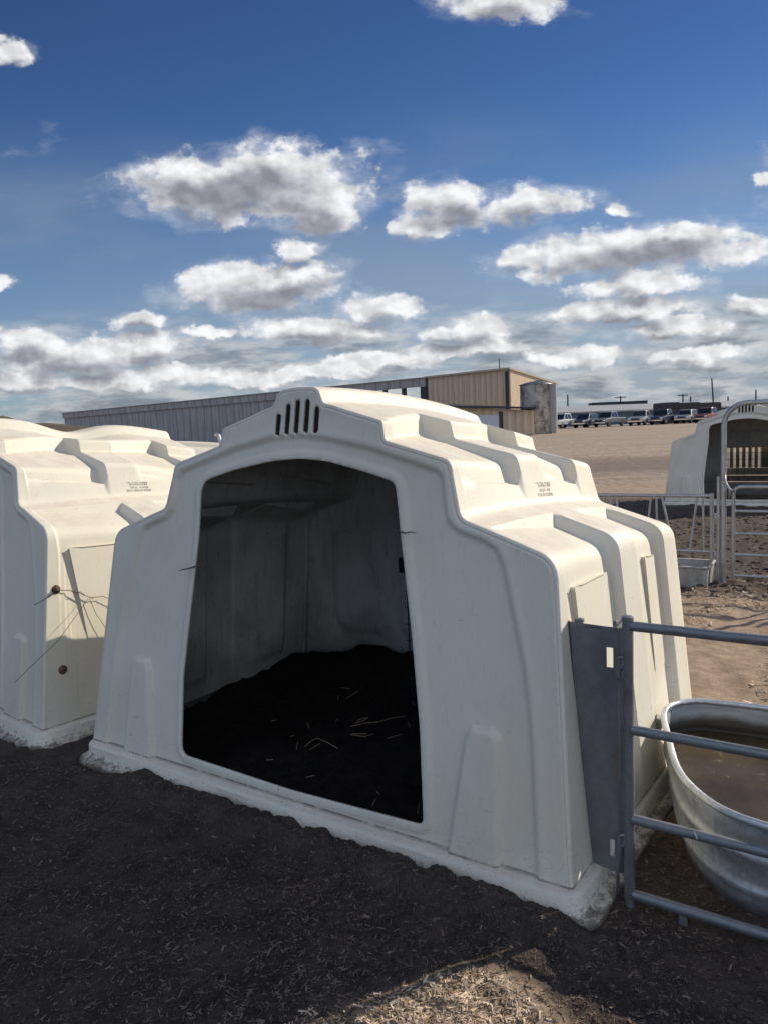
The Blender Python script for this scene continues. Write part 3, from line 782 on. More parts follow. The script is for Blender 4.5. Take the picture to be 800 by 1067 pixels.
def mud_strip():
    V=[];F=[];n1=620;n2=56
    for i in range(n1+1):
        u=-1.05+2.50*i/n1
        for j in range(n2+1):
            d=-.11+.30*j/n2         # distance in front of the wall foot (negative: over the skirt)
            a=min(1,(u+1.05)/.25)*min(1,max(0.12,(1.36-u)/.14))
            lump=noise.fractal(Vector((u*4,d*5,3)),1,2,3); fine=noise.fractal(Vector((u*22,d*22,7)),.7,2.1,5)
            edge=.030+.040*noise.noise(Vector((u*3.3,1,5)))+.03*noise.noise(Vector((u*13,2,5)))+.009*noise.fractal(Vector((u*30,2,9)),.8,2.1,4)   # how far out the mud starts
            k=sstep(d,edge-.07,edge+.02); out_=1-sstep(d,.10,.19)
            p=MM@Vector((u,-d,0)); z=(.060+.022*lump+.009*fine)*k*out_*a-(1-k)*.06-(1-out_)*.03+.0
            V.append((p.x,p.y,z))
    for i in range(n1):
        for j in range(n2): q=i*(n2+1)+j; F.append((q,q+1,q+n2+2,q+n2+1))
    o=mesh_obj('mud_bank',V,F,GROUND,None,True); tag(o,'wet dark mud banked along the sill of the nearest hutch','mud',kind='stuff'); return o
mud=mud_strip()
from mathutils.bvhtree import BVHTree
_bv=BVHTree.FromPolygons([v.co for v in ground.data.vertices],[p.vertices for p in ground.data.polygons])
_bm=BVHTree.FromPolygons([v.co for v in mud.data.vertices],[p.vertices for p in mud.data.polygons])
def gz(x,y):
    h=_bv.ray_cast(Vector((x,y,5)),Vector((0,0,-1)))
    m=_bm.ray_cast(Vector((x,y,5)),Vector((0,0,-1)))
    a=h[0].z if h[0] else G(x,y)
    return max(a,m[0].z) if m[0] else a
def chips(name,label,n,reg,mat,lmin,lmax,seed,thick=.22):
    rnd=random.Random(seed); V=[];F=[]; mi=MM.inverted(); k=0; tries=0
    while k<n and tries<n*6:
        tries+=1; x,y=reg(rnd)
        q=mi@Vector((x,y,0))
        if abs(q.x)<1.36 and -.055<q.y<1.8: continue
        if abs(q.x)<1.36 and -.10<q.y and gz(x,y)<.02: continue
        if noise.noise(Vector((x*2.2,y*2.2,seed)))<rnd.uniform(-.7,.35): continue
        k+=1; z=gz(x,y); L=rnd.uniform(lmin,lmax)*(1 if rnd.random()<.85 else 1.8); w=L*rnd.uniform(.13,.34); a=rnd.uniform(0,PI); t=rnd.uniform(-.35,.35); rl=rnd.uniform(-.5,.5)
        ca,sa=math.cos(a),math.sin(a); ct,st=math.cos(t),math.sin(t)
        d=Vector((ca*ct,sa*ct,st)); s=Vector((-sa*math.cos(rl),ca*math.cos(rl),math.sin(rl))); nn=d.cross(s).normalized()*(w*thick)
        p=Vector((x,y,z+abs(st)*L*.4+.002)); b=len(V); e=rnd.uniform(.3,1)
        for m_ in(0,1):
            for (i,j) in((-1,-1),(1,-e),(1,e),(-1,1)): V.append(p+d*(L/2*i)+s*(w/2*j)+nn*m_)
        F+=[(b+4,b+5,b+6,b+7),(b,b+1,b+5,b+4),(b+1,b+2,b+6,b+5),(b+2,b+3,b+7,b+6),(b+3,b,b+4,b+7)]
    o=mesh_obj(name,V,F,mat); tag(o,label,'wood chips',kind='stuff'); return o
def reg_near(r): 
    y=1.15+2.6*r.random()**1.3; return r.uniform(-.62*y-.4,.62*y+.3),y
chips('wood_chips','dark trampled wood chips covering the shaded ground before the hutches',52000,reg_near,CHIP,.004,.015,11)
def reg_sunlit_patch(r):  # scatters pale chips inside the painted pool of sunlight
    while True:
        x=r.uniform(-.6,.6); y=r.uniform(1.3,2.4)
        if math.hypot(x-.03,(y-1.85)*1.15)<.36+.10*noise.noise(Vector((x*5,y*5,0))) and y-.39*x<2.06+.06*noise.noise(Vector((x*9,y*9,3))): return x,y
chips('wood_chips','wood chips tinted pale to paint the sunlit patch at the bottom of the view',3600,reg_sunlit_patch,CHIPL,.005,.018,12)
def reg_far(r):
    return r.uniform(1.6,5.2),r.uniform(3.6,7.4)
chips('dry_litter','pale dry straw litter on the tan dirt beyond the stock tank',7000,reg_far,CHIPL,.012,.04,13)
def clods():
    rnd=random.Random(4); V=[];F=[]
    ico=[Vector(v).normalized() for v in ((0,1,1.6),(0,-1,1.6),(0,1,-1.6),(0,-1,-1.6),(1,1.6,0),(-1,1.6,0),(1,-1.6,0),(-1,-1.6,0),(1.6,0,1),(-1.6,0,1),(1.6,0,-1),(-1.6,0,-1))]
    fi=[(0,1,8),(0,9,1),(0,4,5),(0,5,9),(0,8,4),(1,9,7),(1,7,6),(1,6,8),(2,5,4),(2,4,10),(2,10,11),(2,11,5),(3,6,7),(3,10,6),(3,7,11),(3,11,10),(4,8,10),(6,10,8),(5,11,9),(7,9,11)]
    n=0
    while n<4200:
        y=rnd.uniform(5.6,12.5); x=rnd.uniform(.9,9); t=y+.69*x
        if not(9.0<t<17): continue
        n+=1; s=rnd.uniform(.008,.026)*(1 if rnd.random()<.93 else 1.8); z=gz(x,y); b=len(V)
        for v in ico: V.append((x+v.x*s*rnd.uniform(.7,1.4),y+v.y*s*rnd.uniform(.7,1.4),z+v.z*s*.6*rnd.uniform(.7,1.2)))
        F+=[tuple(b+i for i in f) for f in fi]
    o=mesh_obj('manure_clods',V,F,CLOD,None,True); tag(o,'broken dark clods of manure scattered over the pen beyond the hutch','manure',kind='stuff')
clods()
# ------------------------------------------------------------------ near gate, hinge panel, tank
PW=wl(1.400,.180,0)
gate=empty('pipe_gate',PW,YMAIN); tag(gate,'four-rail galvanised pipe gate in front of the stock tank','gate')
mb=MB(); mb.tube([(0,0,-.04),(0,0,.965)],.0170,20); mb.tube([(0,0,.963),(0,0,.975)],[.019,.019],20); mb.tube([(0,0,.975),(0,0,.978)],[.019,.0135],20); autosmooth(mb.build('gate_post',GALVD,gate))
for z in (.946,.604,.302,.040):
    mb=MB(); mb.tube([(.012,0,z),(2.6,0,z-.0)],.0160 if z>.1 else .0175,18); autosmooth(mb.build('rail',GALVD,gate))
mb=MB(); mb.tube([(2.6,0,-.05),(2.6,0,1.0)],.0165,16); autosmooth(mb.build('gate_post',GALVD,gate)); mb=MB(); mb.box((.17,0,.0),(.025,.012,.08)); autosmooth(mb.build('gate_post',GALVD,gate))
for z in (.805,.20):
    mb=MB(); mb.tube([(-.040,.022,z),(-.030,.01,z),(-.004,0,z)],.010,12); mb.tube([(-.032,.008,z-.034),(-.032,.008,z+.034)],.012,12); autosmooth(mb.build('hinge',GALVD,gate))
mb=MB(); mb.tube([(.20,0,.302),(.205,-.016,.318),(.215,-.02,.300)],.003,6); mb.build('wire_stub',GALV,gate)
# folded sheet panel bolted to the corner of the hutch
pn=empty('hinge_panel',wl(1.283,.205,0),YMAIN); tag(pn,'tall narrow grey sheet metal panel with two slots beside the near gate post','panel')
def sheet(V2,holes,y0,th,name,mat,parent):
    allv=[Vector(v) for v in V2]; ed=[(i,(i+1)%len(V2)) for i in range(len(V2))]
    for h in holes:
        b=len(allv); allv+=[Vector(v) for v in h]; ed+=[(b+i,b+(i+1)%len(h)) for i in range(len(h))]
    v,e,f,_,_,_=delaunay_2d_cdt(allv,ed,[],0,1e-6,False)
    P=np.array([(a.x,a.y) for a in v]); F=np.array([t for t in f]); C=P[F].mean(1); k=pts_in_poly(C,V2)
    for h in holes: k&=~pts_in_poly(C,h)
    F=F[k]; o=mesh_obj(name,[(p[0],y0,p[1]) for p in P],[tuple(map(int,t)) for t in F],mat,parent)
    md=o.modifiers.new('sheet_thickness','SOLIDIFY'); md.thickness=th; md.offset=0
    return o
sl1=[(.040,.838),(.062,.838),(.062,.905),(.040,.905)]; sl1=[(x,z-.045) for x,z in sl1]
sl2=[(.044,.140),(.061,.140),(.061,.200),(.044,.200)]
sheet([(-.083,.932),(-.031,.100),(.074,.085),(.081,.928)],[sl1,sl2],0,.003,'sheet',GALVD,pn)
mb=MB(); mb.hexa([(-.083,0.002,.932),(-.031,0.002,.10),(-.075,.045,.10),(-.130,.045,.932)],[(-.086,0.002,.932),(-.034,0.002,.10),(-.078,.045,.10),(-.133,.045,.932)]); mb.build('sun_blocking_fold',GALVD,pn)  # fold carried back to the wall so no sun slips through
mb=MB(); mb.hexa([(.074,.002,.085),(.081,.002,.928),(.117,.03,.928),(.113,.03,.085)],[(.077,.002,.085),(.084,.002,.928),(.119,.03,.928),(.115,.03,.085)]); mb.build('sun_blocking_fold',GALVD,pn)  # flange widened behind the post to keep sun out of the gap
mb=MB(); mb.box((-.055,.010,.937),(.03,.02,.016)); mb.build('bolt',GALVD,pn,bevel=.003)
mb=MB(); mb.box((-.005,.003,.922),(.06,.010,.008)); mb.build('rust_scale',RUST,pn,bevel=.003)
mb=MB(); mb.box((.066,.012,.935),(.012,.02,.03)); mb.build('bolt',GALVD,pn,bevel=.003)
mb=MB(); mb.tube([(.066,.01,.10),(.066,.01,-.02)],.006,8); mb.build('foot_rod',GALVD,pn)
cl=empty('wire_clasp',wl(1.366,.190,.925),YMAIN); tag(cl,'thin bright wire clasp looping from the panel top over to the gate post','clasp')
mb=MB(); mb.tube([(-.014,0,-.01),(-.012,0,.008),(.0,-.004,.018),(.018,-.012,.040),(.030,-.018,.044),(.032,-.018,.0)],.0022,8); mb.build('wire_loop',GALV,cl,True)
# stock tank
TC=(1.87,.737)
half=[(1.358,1.225),(1.278,1.12),(1.286,.98),(1.348,.800),(1.458,.500),(1.560,.345),(1.673,.250),(1.80,.214),(2.0,.200),(2.15,.203),(2.30,.225)]
half2=[(2*TC[0]-a,2*TC[1]-b) for a,b in half]
ctrl=half+half2
def smooth_closed(P,n=6):
    out=[];k=len(P)
    for i in range(k):
        p0,p1,p2,p3=[Vector(P[(i+d)%k]) for d in(-1,0,1,2)]
        for j in range(n):
            t=j/n; out.append(.5*((2*p1)+(-p0+p2)*t+(2*p0-5*p1+4*p2-p3)*t*t+(-p0+3*p1-3*p2+p3)*t**3))
    return out
tl=smooth_closed([(a-TC[0],b-TC[1]) for a,b in ctrl],6)
for _ in range(3):
    k=len(tl); tl=[(tl[i-1]+2*tl[i]+tl[(i+1)%k])/4 for i in range(k)]
TZ=.345
tank=empty('stock_tank',wl(TC[0],TC[1]+.025,0),YMAIN); tag(tank,'oval galvanised stock tank holding murky water, behind the near gate','tank')
def loft(prof,mat,name,inv=False):
    V=[];F=[];k=len(tl)
    for (sc,o,z) in prof:
        for i,p in enumerate(tl):
            n_=(tl[(i+1)%k]-tl[i-1]); n_=Vector((n_.y,-n_.x)).normalized(); 
            q=p*sc+n_*o; V.append((q.x,q.y+.22*(.985-sc),z))
    for j in range(len(prof)-1):
        for i in range(k): a=j*k+i;b=j*k+(i+1)%k; F.append((a,b,b+k,a+k) if not inv else (a,a+k,b+k,b))
    o=mesh_obj(name,V,F,mat,tank); autosmooth(o,60); return o
s0=.86
def tprof(o):
    out=[]
    for i in range(34):
        t=i/33; z=-.06+t*(TZ+.06); sc=s0+(1-s0)*min(1,(t*1.02))**.42
        cor=.013*math.exp(-((t-.40)/.035)**2)+.013*math.exp(-((t-.70)/.035)**2)-.006*math.exp(-((t-.55)/.06)**2)
        out.append((sc*.985,cor+o,z))
    return out
nrmsign=1
loft(tprof(0),TANK,'tank_wall')
loft([(a,b-.004,c) for a,b,c in tprof(0)],LINER,'tank_lining',True)
k=len(tl); mb=MB(); pts=[]
for i,p in enumerate(tl):
    pts.append((p.x*.985,p.y*.985,TZ+.004))
mb.tube(pts,.013,10,closed=True); o=mb.build('rolled_rim',TANK,tank,True)
V=[(p.x*.95,p.y*.95,0) for p in tl]; wobj=mesh_obj('tank_water',V,[tuple(range(len(V)))],WATER); wobj.location=wl(TC[0],TC[1]+.025,.225); wobj.rotation_euler=(0,0,YMAIN); tag(wobj,'still murky brown water filling the oval stock tank','water',kind='structure')
mb=MB(); p=tl[8]; mb.box((-.61,.30,TZ-.05),(.03,.05,.05)); mb.build('bracket',TANK,tank,bevel=.005)
# ------------------------------------------------------------------ far pen: feeder fence, trough, arch, gate
FP=Vector((3.13,7.33,0)); FD=Vector((math.cos(R(-31)),math.sin(R(-31)),0)); FR=R(-31)
fz=G(0,7.3)
ff=empty('feeder_fence',(FP.x,FP.y,fz),FR); tag(ff,'low galvanised feeder fence with slanted bars standing over the trough','fence')
ZT=.835-fz
mb=MB(); mb.tube([(-2.4,0,ZT),(0,0,ZT)],.018,14); autosmooth(mb.build('top_rail',GALV,ff))
mb=MB(); mb.tube([(-2.4,0,.27),(0,0,.27)],.013,14); autosmooth(mb.build('bottom_rail',GALV,ff))
for x in(0,-2.4):
    mb=MB(); mb.tube([(x,0,-.05),(x,0,ZT+.02)],.019,14); autosmooth(mb.build('end_post',GALV,ff))
for x0,x1 in ((-.08,-.07),(-.13,-.20),(-.46,-.34),(-.51,-.50),(-.56,-.62),(-.90,-.86),(-.96,-.96),(-1.02,-1.13),(-1.38,-1.28),(-1.44,-1.44),(-1.50,-1.60),(-1.9,-1.8),(-1.96,-1.96)):
    mb=MB(); mb.tube([(x0,0,ZT-.01),(x1,0,.27)],.011,10); autosmooth(mb.build('bar',GALV,ff))
# hinge lugs
for z in(.25,.62):
    mb=MB(); mb.box((.035,0,z),(.03,.02,.05)); mb.build('lug',GALV,ff,bevel=.003)
ar=empty('pipe_arch',(at_z(753,606,.03).x,at_z(753,606,.03).y,fz),R(-31)); tag(ar,'tall rounded pipe arch rising above the gate at the right edge','arch')
mb=MB(); zt=1.70-fz; path=[(0,0,-.05),(0,0,zt-.20)]+[(.20-.20*math.cos(a),0,zt-.20+.20*math.sin(a)) for a in [PI/2*k/8 for k in range(1,9)]]+[(1.1,0,zt)]+[(1.1+.2*math.sin(a),0,zt-.2+.2*math.cos(a)) for a in [PI/2*k/8 for k in range(1,9)]]+[(1.3,0,-.05)]
mb.tube(path,.024,14); autosmooth(mb.build('arch_pipe',GALV,ar),50)
mb=MB(); mb.tube([(-.045,0,-.05),(-.045,0,1.0)],.016,12); autosmooth(mb.build('side_post',GALV,ar))
mb=MB(); mb.tube([(.0,-.03,.98),(.03,-.04,.93),(.06,-.04,.88),(.05,-.03,.80)],.012,8); mb.tube([(.01,-.03,1.02),(.02,-.04,.95),(.045,-.04,.90),(.09,-.03,.86)],.010,8); mb.build('latch_chain',GALV,ar,True)
g2=empty('pen_gate',ar.location+FD*.085,R(-31)); tag(g2,'five-rail galvanised gate hanging under the tall pipe arch','gate')
mb=MB(); mb.tube([(.0,0,.04),(.0,0,.85),(.015,0,.885),(.05,0,.905),(.10,0,.905)],.017,12); autosmooth(mb.build('gate_post',GALV,g2),50)
for i,z in enumerate((.905,.68,.47,.27,.07)):
    mb=MB(); mb.tube([((.09 if i==0 else .01),0,z),(1.08,0,z)],.013 if i else .016,12); autosmooth(mb.build('rail',GALV,g2))
mb=MB(); mb.tube([(1.08,0,.05),(1.08,0,.90)],.017,12); autosmooth(mb.build('gate_post',GALV,g2))
g3=empty('pen_fence',ar.location+FD*1.40,R(-31)); tag(g3,'galvanised fence panel to the right of the pipe arch','fence')
for x in(0,2.6):
    mb=MB(); mb.tube([(x,0,-.05),(x,0,1.0)],.02,12); autosmooth(mb.build('post',GALV,g3))
for z in(.95,.68,.42,.16):
    mb=MB(); mb.tube([(0,0,z),(2.6,0,z)],.017,12); autosmooth(mb.build('rail',GALV,g3))
# trough: an open box with thick rims
CONC=material('pale_trough',(.42,.43,.42),.7,build=lambda nb,b: nb.L.new(nb.mix(nb.rng(nb.noise(nb.co(),12,6,.7),.35,.7),(.36,.37,.36),(.22,.21,.19)),b.inputs['Base Color']))
tr=empty('feed_trough',(FP.x,FP.y,fz),FR); tag(tr,'long pale grey feed trough on the ground below the feeder fence','trough')
def trough(x0,x1,y0,y1,h,t=.02,fl=.012):
    mb=MB(); 
    def wall(a,b,c,d):  # four bottom outer pts to top
        pass
    # outer and inner rectangles at bottom/top (flared)
    ob=[(x0+fl,y0+fl,-.02),(x1-fl,y0+fl,-.02),(x1-fl,y1-fl,-.02),(x0+fl,y1-fl,-.02)]; ot=[(x0,y0,h),(x1,y0,h),(x1,y1,h),(x0,y1,h)]
    it=[(x0+t,y0+t,h),(x1-t,y0+t,h),(x1-t,y1-t,h),(x0+t,y1-t,h)]; ib=[(x0+fl+t,y0+fl+t,.03),(x1-fl-t,y0+fl+t,.03),(x1-fl-t,y1-fl-t,.03),(x0+fl+t,y1-fl-t,.03)]
    mb.add(ob+ot+it+ib,[(3,2,1,0)]+[(i,(i+1)%4,4+(i+1)%4,4+i) for i in range(4)]+[(4+i,4+(i+1)%4,8+(i+1)%4,8+i) for i in range(4)]+[(8+i,8+(i+1)%4,12+(i+1)%4,12+i) for i in range(4)]+[(12,13,14,15)])
    return mb
trough(-2.3,.02,-.36,.06,.17).build('trough_body',CONC,tr,bevel=.006)
mb=MB()
for (a,b) in (((-2.3,-.36),(.02,-.36)),((.02,-.36),(.02,.06)),((.02,.06),(-2.3,.06)),((-2.3,.06),(-2.3,-.36))): mb.tube([(a[0],a[1],.172),(b[0],b[1],.172)],.012,8)
mb.build('rolled_edge',CONC,tr,True)
# behind the right hutch: slatted pen panel seen through its rear opening
R3=Matrix.Translation((6.0,12.82,.03))@Matrix.Rotation(R(-31.6),4,'Z')
WOOD=material('weathered_board',rough=.85,build=lambda nb,b: nb.L.new(nb.mix(nb.rng(nb.noise(nb.co('Object',(1,1,6)),6,5),.35,.7),(.32,.29,.25),(.20,.18,.15)),b.inputs['Base Color']))
pp=empty('slatted_panel',R3@Vector((.15,WL+.07,0)),R(-31.6)); tag(pp,'slatted panel with bright gaps closing the rear opening of the right hutch','panel')
DKB=material('grey_weathered_board',rough=.85,build=lambda nb,b: nb.L.new(nb.mix(nb.rng(nb.noise(nb.co('Object',(4,1,1)),5,5),.35,.7),(.20,.185,.16),(.11,.10,.09)),b.inputs['Base Color']))
for k in range(14):
    if k in(6,7): continue
    mb=MB(); mb.box((-.66+k*.105,0,.80),(.060,.02,.46)); mb.build('upright_slat',DKB,pp,bevel=.003)
mb=MB(); mb.box((.03,0,.80),(.17,.02,.46)); mb.build('centre_board',DKB,pp,bevel=.003)
for z,h,mt in ((.50,.13,WOOD),(.37,.11,DKB),(.26,.09,WOOD)):
    mb=MB(); mb.box((.0,.004,z),(1.45,.018,h)); mb.build('cross_board',mt,pp,bevel=.003)
gr=empty('wire_grid',R3@Vector((.15,WL+.03,.32)),R(-31.6)); tag(gr,'thin wire grid across the rear opening of the right hutch','grid')
for k in range(10): mb=MB(); mb.tube([(-.6+k*.135,0,0),(-.6+k*.135,0,.7)],.003,5); mb.build('upright_wire',WIRE,gr)
for k in range(6): mb=MB(); mb.tube([(-.65,0,.05+k*.12),(.65,0,.05+k*.12)],.003,5); mb.build('cross_wire',WIRE,gr)
# pipe end rising behind the nearest hutch
pe=MB(); b=at_y(232.5,470,6.4); t=at_y(227,452,6.4); b0=b+(b-t)*9
pe.tube([(b.x+.03,6.4,0),(b.x,6.4,b.z),(t.x+.006,6.4,t.z-.01),(t.x-.01,6.4,t.z),(t.x-.022,6.4,t.z-.02)],.016,10)
o=pe.build('pipe_post',GALV,None,True); tag(o,'bent galvanised pipe end poking up just left of the nearest hutch roof','post')
# brown mound behind left hutch
def mound():
    V=[];F=[];nx,ny=60,16; P=[(-8,0),(0,436),(6,432.8),(12,434),(18,435.5),(30,439.5),(42,441),(62,440.6),(78,443),(92,446.5),(110,449)]
    Y=16.; prof=[]
    for i in range(nx+1):
        px=-60+180*i/nx
        if px<0: py=436+(-px)*.12
        else:
            for (a,b_),(c,d_) in zip(P[1:-1],P[2:]):
                if a<=px<=c: py=b_+(d_-b_)*(px-a)/(c-a); break
            else: py=449+(px-110)*.6
        prof.append(at_y(px,py,Y))
    for j in range(ny+1):
        t=j/ny*2-1; k=math.cos(t*PI/2)**.8 if abs(t)<1 else 0
        for q in prof: V.append((q.x+.15*math.sin(q.x*2+t*3),Y+t*2.6,max(-.2,(q.z*k)+.03*noise.noise(Vector((q.x*3,t*4,2)))*(k>0.05))-.0))
    n=nx+1
    for j in range(ny):
        for i in range(nx): a=j*n+i;F.append((a,a+1,a+n+1,a+n))
    OL=material('olive_brown_cover',rough=.8,build=lambda nb,b: nb.L.new(nb.mix(nb.rng(nb.noise(nb.co(),3,5),.35,.7),(.12,.098,.06),(.07,.058,.04)),b.inputs['Base Color']))
    o=mesh_obj('covered_mound',V,F,OL,None,True); tag(o,'low olive brown covered mound showing just above the roof of the left hutch','mound')
mound()
# ------------------------------------------------------------------ distant buildings
def corr(nb,b,c1,c2,axis=0,freq=3.2,dirty=.5):
    co=nb.co('Object'); xyz=nb.sep(co); x=xyz[axis]; z=xyz[2]
    w=nb.math('SINE',nb.math('MULTIPLY',x,freq*2*PI))
    n=nb.noise(nb.vmul(co,(.6,.6,.12)),2.2,6,.7); st=nb.noise(nb.vmul(co,(2.2,2.2,.10)),1.6,6,.75)
    c=nb.mix(nb.rng(n,.3,.7),c1,c2); c=nb.mix(nb.math('MULTIPLY',nb.rng(st,.52,.68),dirty),c,(.06,.055,.05))
    seam=nb.rng(w,.72,.95); c=nb.mix(nb.math('MULTIPLY',seam,.30),c,(.05,.045,.04))
    nb.L.new(c,b.inputs['Base Color']); nb.bump(b,w,.9,.05)
TANM=material('tan_ribbed_metal',rough=.55,build=lambda nb,b:corr(nb,b,(.66,.51,.345),(.57,.43,.285),0,1.45,.3))
GREYM=material('grey_ribbed_metal',rough=.6,build=lambda nb,b:corr(nb,b,(.42,.40,.375),(.30,.285,.265),0,.55,.7))
TRIMD=material('dark_trim',(.035,.036,.042),.6)
TRIMT=material('tan_trim',(.42,.36,.28),.6)
ROOFG=material('pale_roof_sheet',rough=.5,build=lambda nb,b: nb.L.new(nb.mix(nb.rng(nb.noise(nb.co('Object',(.2,2,1)),1.2,6,.7),.35,.7),(.42,.42,.41),(.30,.29,.28)),b.inputs['Base Color']))
BLUEW=material('blue_grey_sheet_wall',rough=.6,build=lambda nb,b:corr(nb,b,(.10,.15,.20),(.07,.11,.155),0,.6,.3))
WHITEW=material('dull_white_paint',(.55,.57,.60),.6)
Cn=at_y(531,385,78.); ztop=Cn.z
def on_top(px,py): d=ray(px,py); return Vector((0,0,CAM_H))+d*((ztop-CAM_H)/d.z)
Lf=on_top(67,430.5)
ax=(Vector((Cn.x,Cn.y,0))-Vector((Lf.x,Lf.y,0))); LEN=ax.length; ax.normalize(); AR=math.atan2(ax.y,ax.x); back=Vector((-ax.y,ax.x,0))
def along(px):  # distance from left end along wall line for image x
    d=ray(px,400); n_=Vector((ax.y,-ax.x,0)); t=(Vector((Lf.x,Lf.y,0))).dot(n_)/Vector((d.x,d.y,0)).dot(n_); p=Vector((d.x,d.y,0))*t; return (p-Vector((Lf.x,Lf.y,0))).dot(ax)
g0=.55; zt=ztop-g0
barn=empty('long_barn',(Lf.x,Lf.y,g0),AR); tag(barn,'long low grey ribbed-metal barn with an open bay at its right end','barn')
s383=along(372); s445=along(444.5); s401,s420=along(401),along(420.5)
mb=MB(); mb.box((s383/2,1.5,(zt-.5)/2),(s383,3,zt-.5)); mb.build('wall',GREYM,barn)
mb=MB(); mb.hexa([(-.2,-.25,zt-.95),(s445,-.25,zt-.95),(s445,3.2,zt-.6),(-.2,3.2,zt-.6)],[(-.2,-.25,zt-.02),(s445,-.25,zt-.02),(s445,3.2,zt-.02),(-.2,3.2,zt-.02)]); mb.build('roof_fascia',GREYM,barn)
mb=MB(); mb.box((s445/2,1.4,zt+.03),(s445+.4,3.6,.08)); mb.build('roof',ROOFG,barn)
for s in(s401,s420): 
    mb=MB(); mb.box((s,0,zt/2),(.45,.35,zt-.3)); mb.build('bay_post',TRIMD,barn)
mb=MB(); mb.box((s445-.35,0,zt/2),(.9,.4,zt-.1)); mb.build('bay_post',TRIMD,barn)
hall=empty('tan_hall',(Lf.x+ax.x*s445,Lf.y+ax.y*s445,g0),AR); tag(hall,'tall tan ribbed-metal hall with a shallow gable standing right of the grey barn','hall')
HL=LEN-s445; 
# gable end runs back from the corner: roof falls away to the right of the ridge
B2=9.0; dz2=.95
Pw_=[(0,0),(HL,0)]
mb=MB(); mb.hexa([(0,0,0),(HL,0,0),(HL,B2,0),(0,B2,0)],[(0,0,zt-.05),(HL,0,zt+.02),(HL,B2,zt-dz2-.35),(0,B2,zt-dz2-.4)]); mb.build('wall',TANM,hall)
mb=MB(); mb.hexa([(-.1,-.3,zt-.05),(HL+.15,-.3,zt+.02),(HL+.15,B2+.2,zt-dz2-.4),(-.1,B2+.2,zt-dz2-.5)],[(-.1,-.3,zt+.13),(HL+.15,-.3,zt+.2),(HL+.15,B2+.2,zt-dz2-.2),(-.1,B2+.2,zt-dz2-.3)]); mb.build('roof_trim',TRIMT,hall)
mb=MB(); mb.box((HL-.35,-.1,zt*.5),(.28,.2,zt*.95)); mb.build('downspout',TRIMD,hall)
mb=MB(); mb.tube([(HL*.82,1,zt),(HL*.82,1,zt+1.3)],.05,6); mb.build('mast',TRIMD,hall)
# lean-to with a pale doorway in front
lt_l=at_y(462,440,70.5); lt_r=at_y(556,440,69.)
la=Vector((lt_r.x-lt_l.x,lt_r.y-lt_l.y,0)); LL=la.length; lr=math.atan2(la.y,la.x)
ztr=at_y(556,425,69.).z-g0; ztl=at_y(470,421.5,70.5).z-g0
lean=empty('lean_to_shed',(lt_l.x,lt_l.y,g0),lr); tag(lean,'low tan lean-to with dark flat roof before the tall tan hall','shed')
mb=MB(); mb.hexa([(0,0,0),(LL,0,0),(LL,5,0),(0,5,0)],[(0,0,ztl-.2),(LL,0,ztr-.2),(LL,5,ztr-.1),(0,5,ztl-.1)]); mb.build('wall',TANM,lean)
mb=MB(); mb.hexa([(-1,-.5,ztl-.18),(LL+.2,-.5,ztr-.12),(LL+.2,5.2,ztr),(-1,5.2,ztl+.15)],[(-1,-.5,ztl),(LL+.2,-.5,ztr+.05),(LL+.2,5.2,ztr+.15),(-1,5.2,ztl+.3)]); mb.build('roof',TRIMD,lean)
s1=LL*.64; s0_=LL*.36
mb=MB(); mb.box((s1,-.06,(ztr-.2)/2),(.35,.1,ztr-.2)); mb.build('door_jamb',TRIMD,lean)
mb=MB(); mb.box(((s0_+s1)/2,-.04,(ztr-.45)/2),(s1-s0_,.06,ztr-.45)); mb.build('door',WHITEW,lean)
mb=MB(); mb.box((LL*.22,-.04,(ztr-.3)/2),(LL*.26,.06,ztr-.3)); mb.build('shaded_opening',TRIMD,lean)  # dark sheet standing in for the shade of the open part
# silo and its column
SILO=material('stained_concrete',rough=.85,build=lambda nb,b:(lambda co:(nb.L.new(nb.mix(nb.math('MULTIPLY',nb.rng(nb.noise(nb.vmul(co,(1,1,.8)),1.0,7,.75),.48,.60),.75),nb.mix(nb.rng(nb.noise(co,3,5),.3,.7),(.52,.48,.41),(.38,.35,.30)),(.05,.047,.044)),b.inputs['Base Color'])))(nb.co('Object')))
sb0=at_y(561,452,73.); rS=at_y(578,430,73.).x-at_y(562,430,73.).x
silo=empty('silo',(sb0.x,74.,g0)); tag(silo,'squat stained concrete silo at the right corner of the tan hall','silo')
hs=at_y(561,400.5,73.).z-g0; rs=1.48
mb=MB(); mb.lathe([(rs,0)]+[(rs+(.03 if i%2 else 0),hs*i/12) for i in range(1,12)]+[(rs,hs)],(0,0,0),40); autosmooth(mb.build('silo_wall',SILO,silo),50)
mb=MB(); mb.lathe([(rs+.08,hs),(rs+.08,hs+.06),(rs*.6,hs+.25),(.0,hs+.42)],(0,0,0),32); mb.build('silo_cap',GALVD,silo,True)
mb=MB(); mb.box((.3,-.2,hs+.3),(.6,.5,.25)); mb.build('hatch',GALVD,silo,bevel=.03)
col2=MB(); col2.tube([(rs*.92,-.9,0),(rs*.92,-.9,hs-.05)],.42,20); autosmooth(col2.build('side_column',CONC,silo),50)
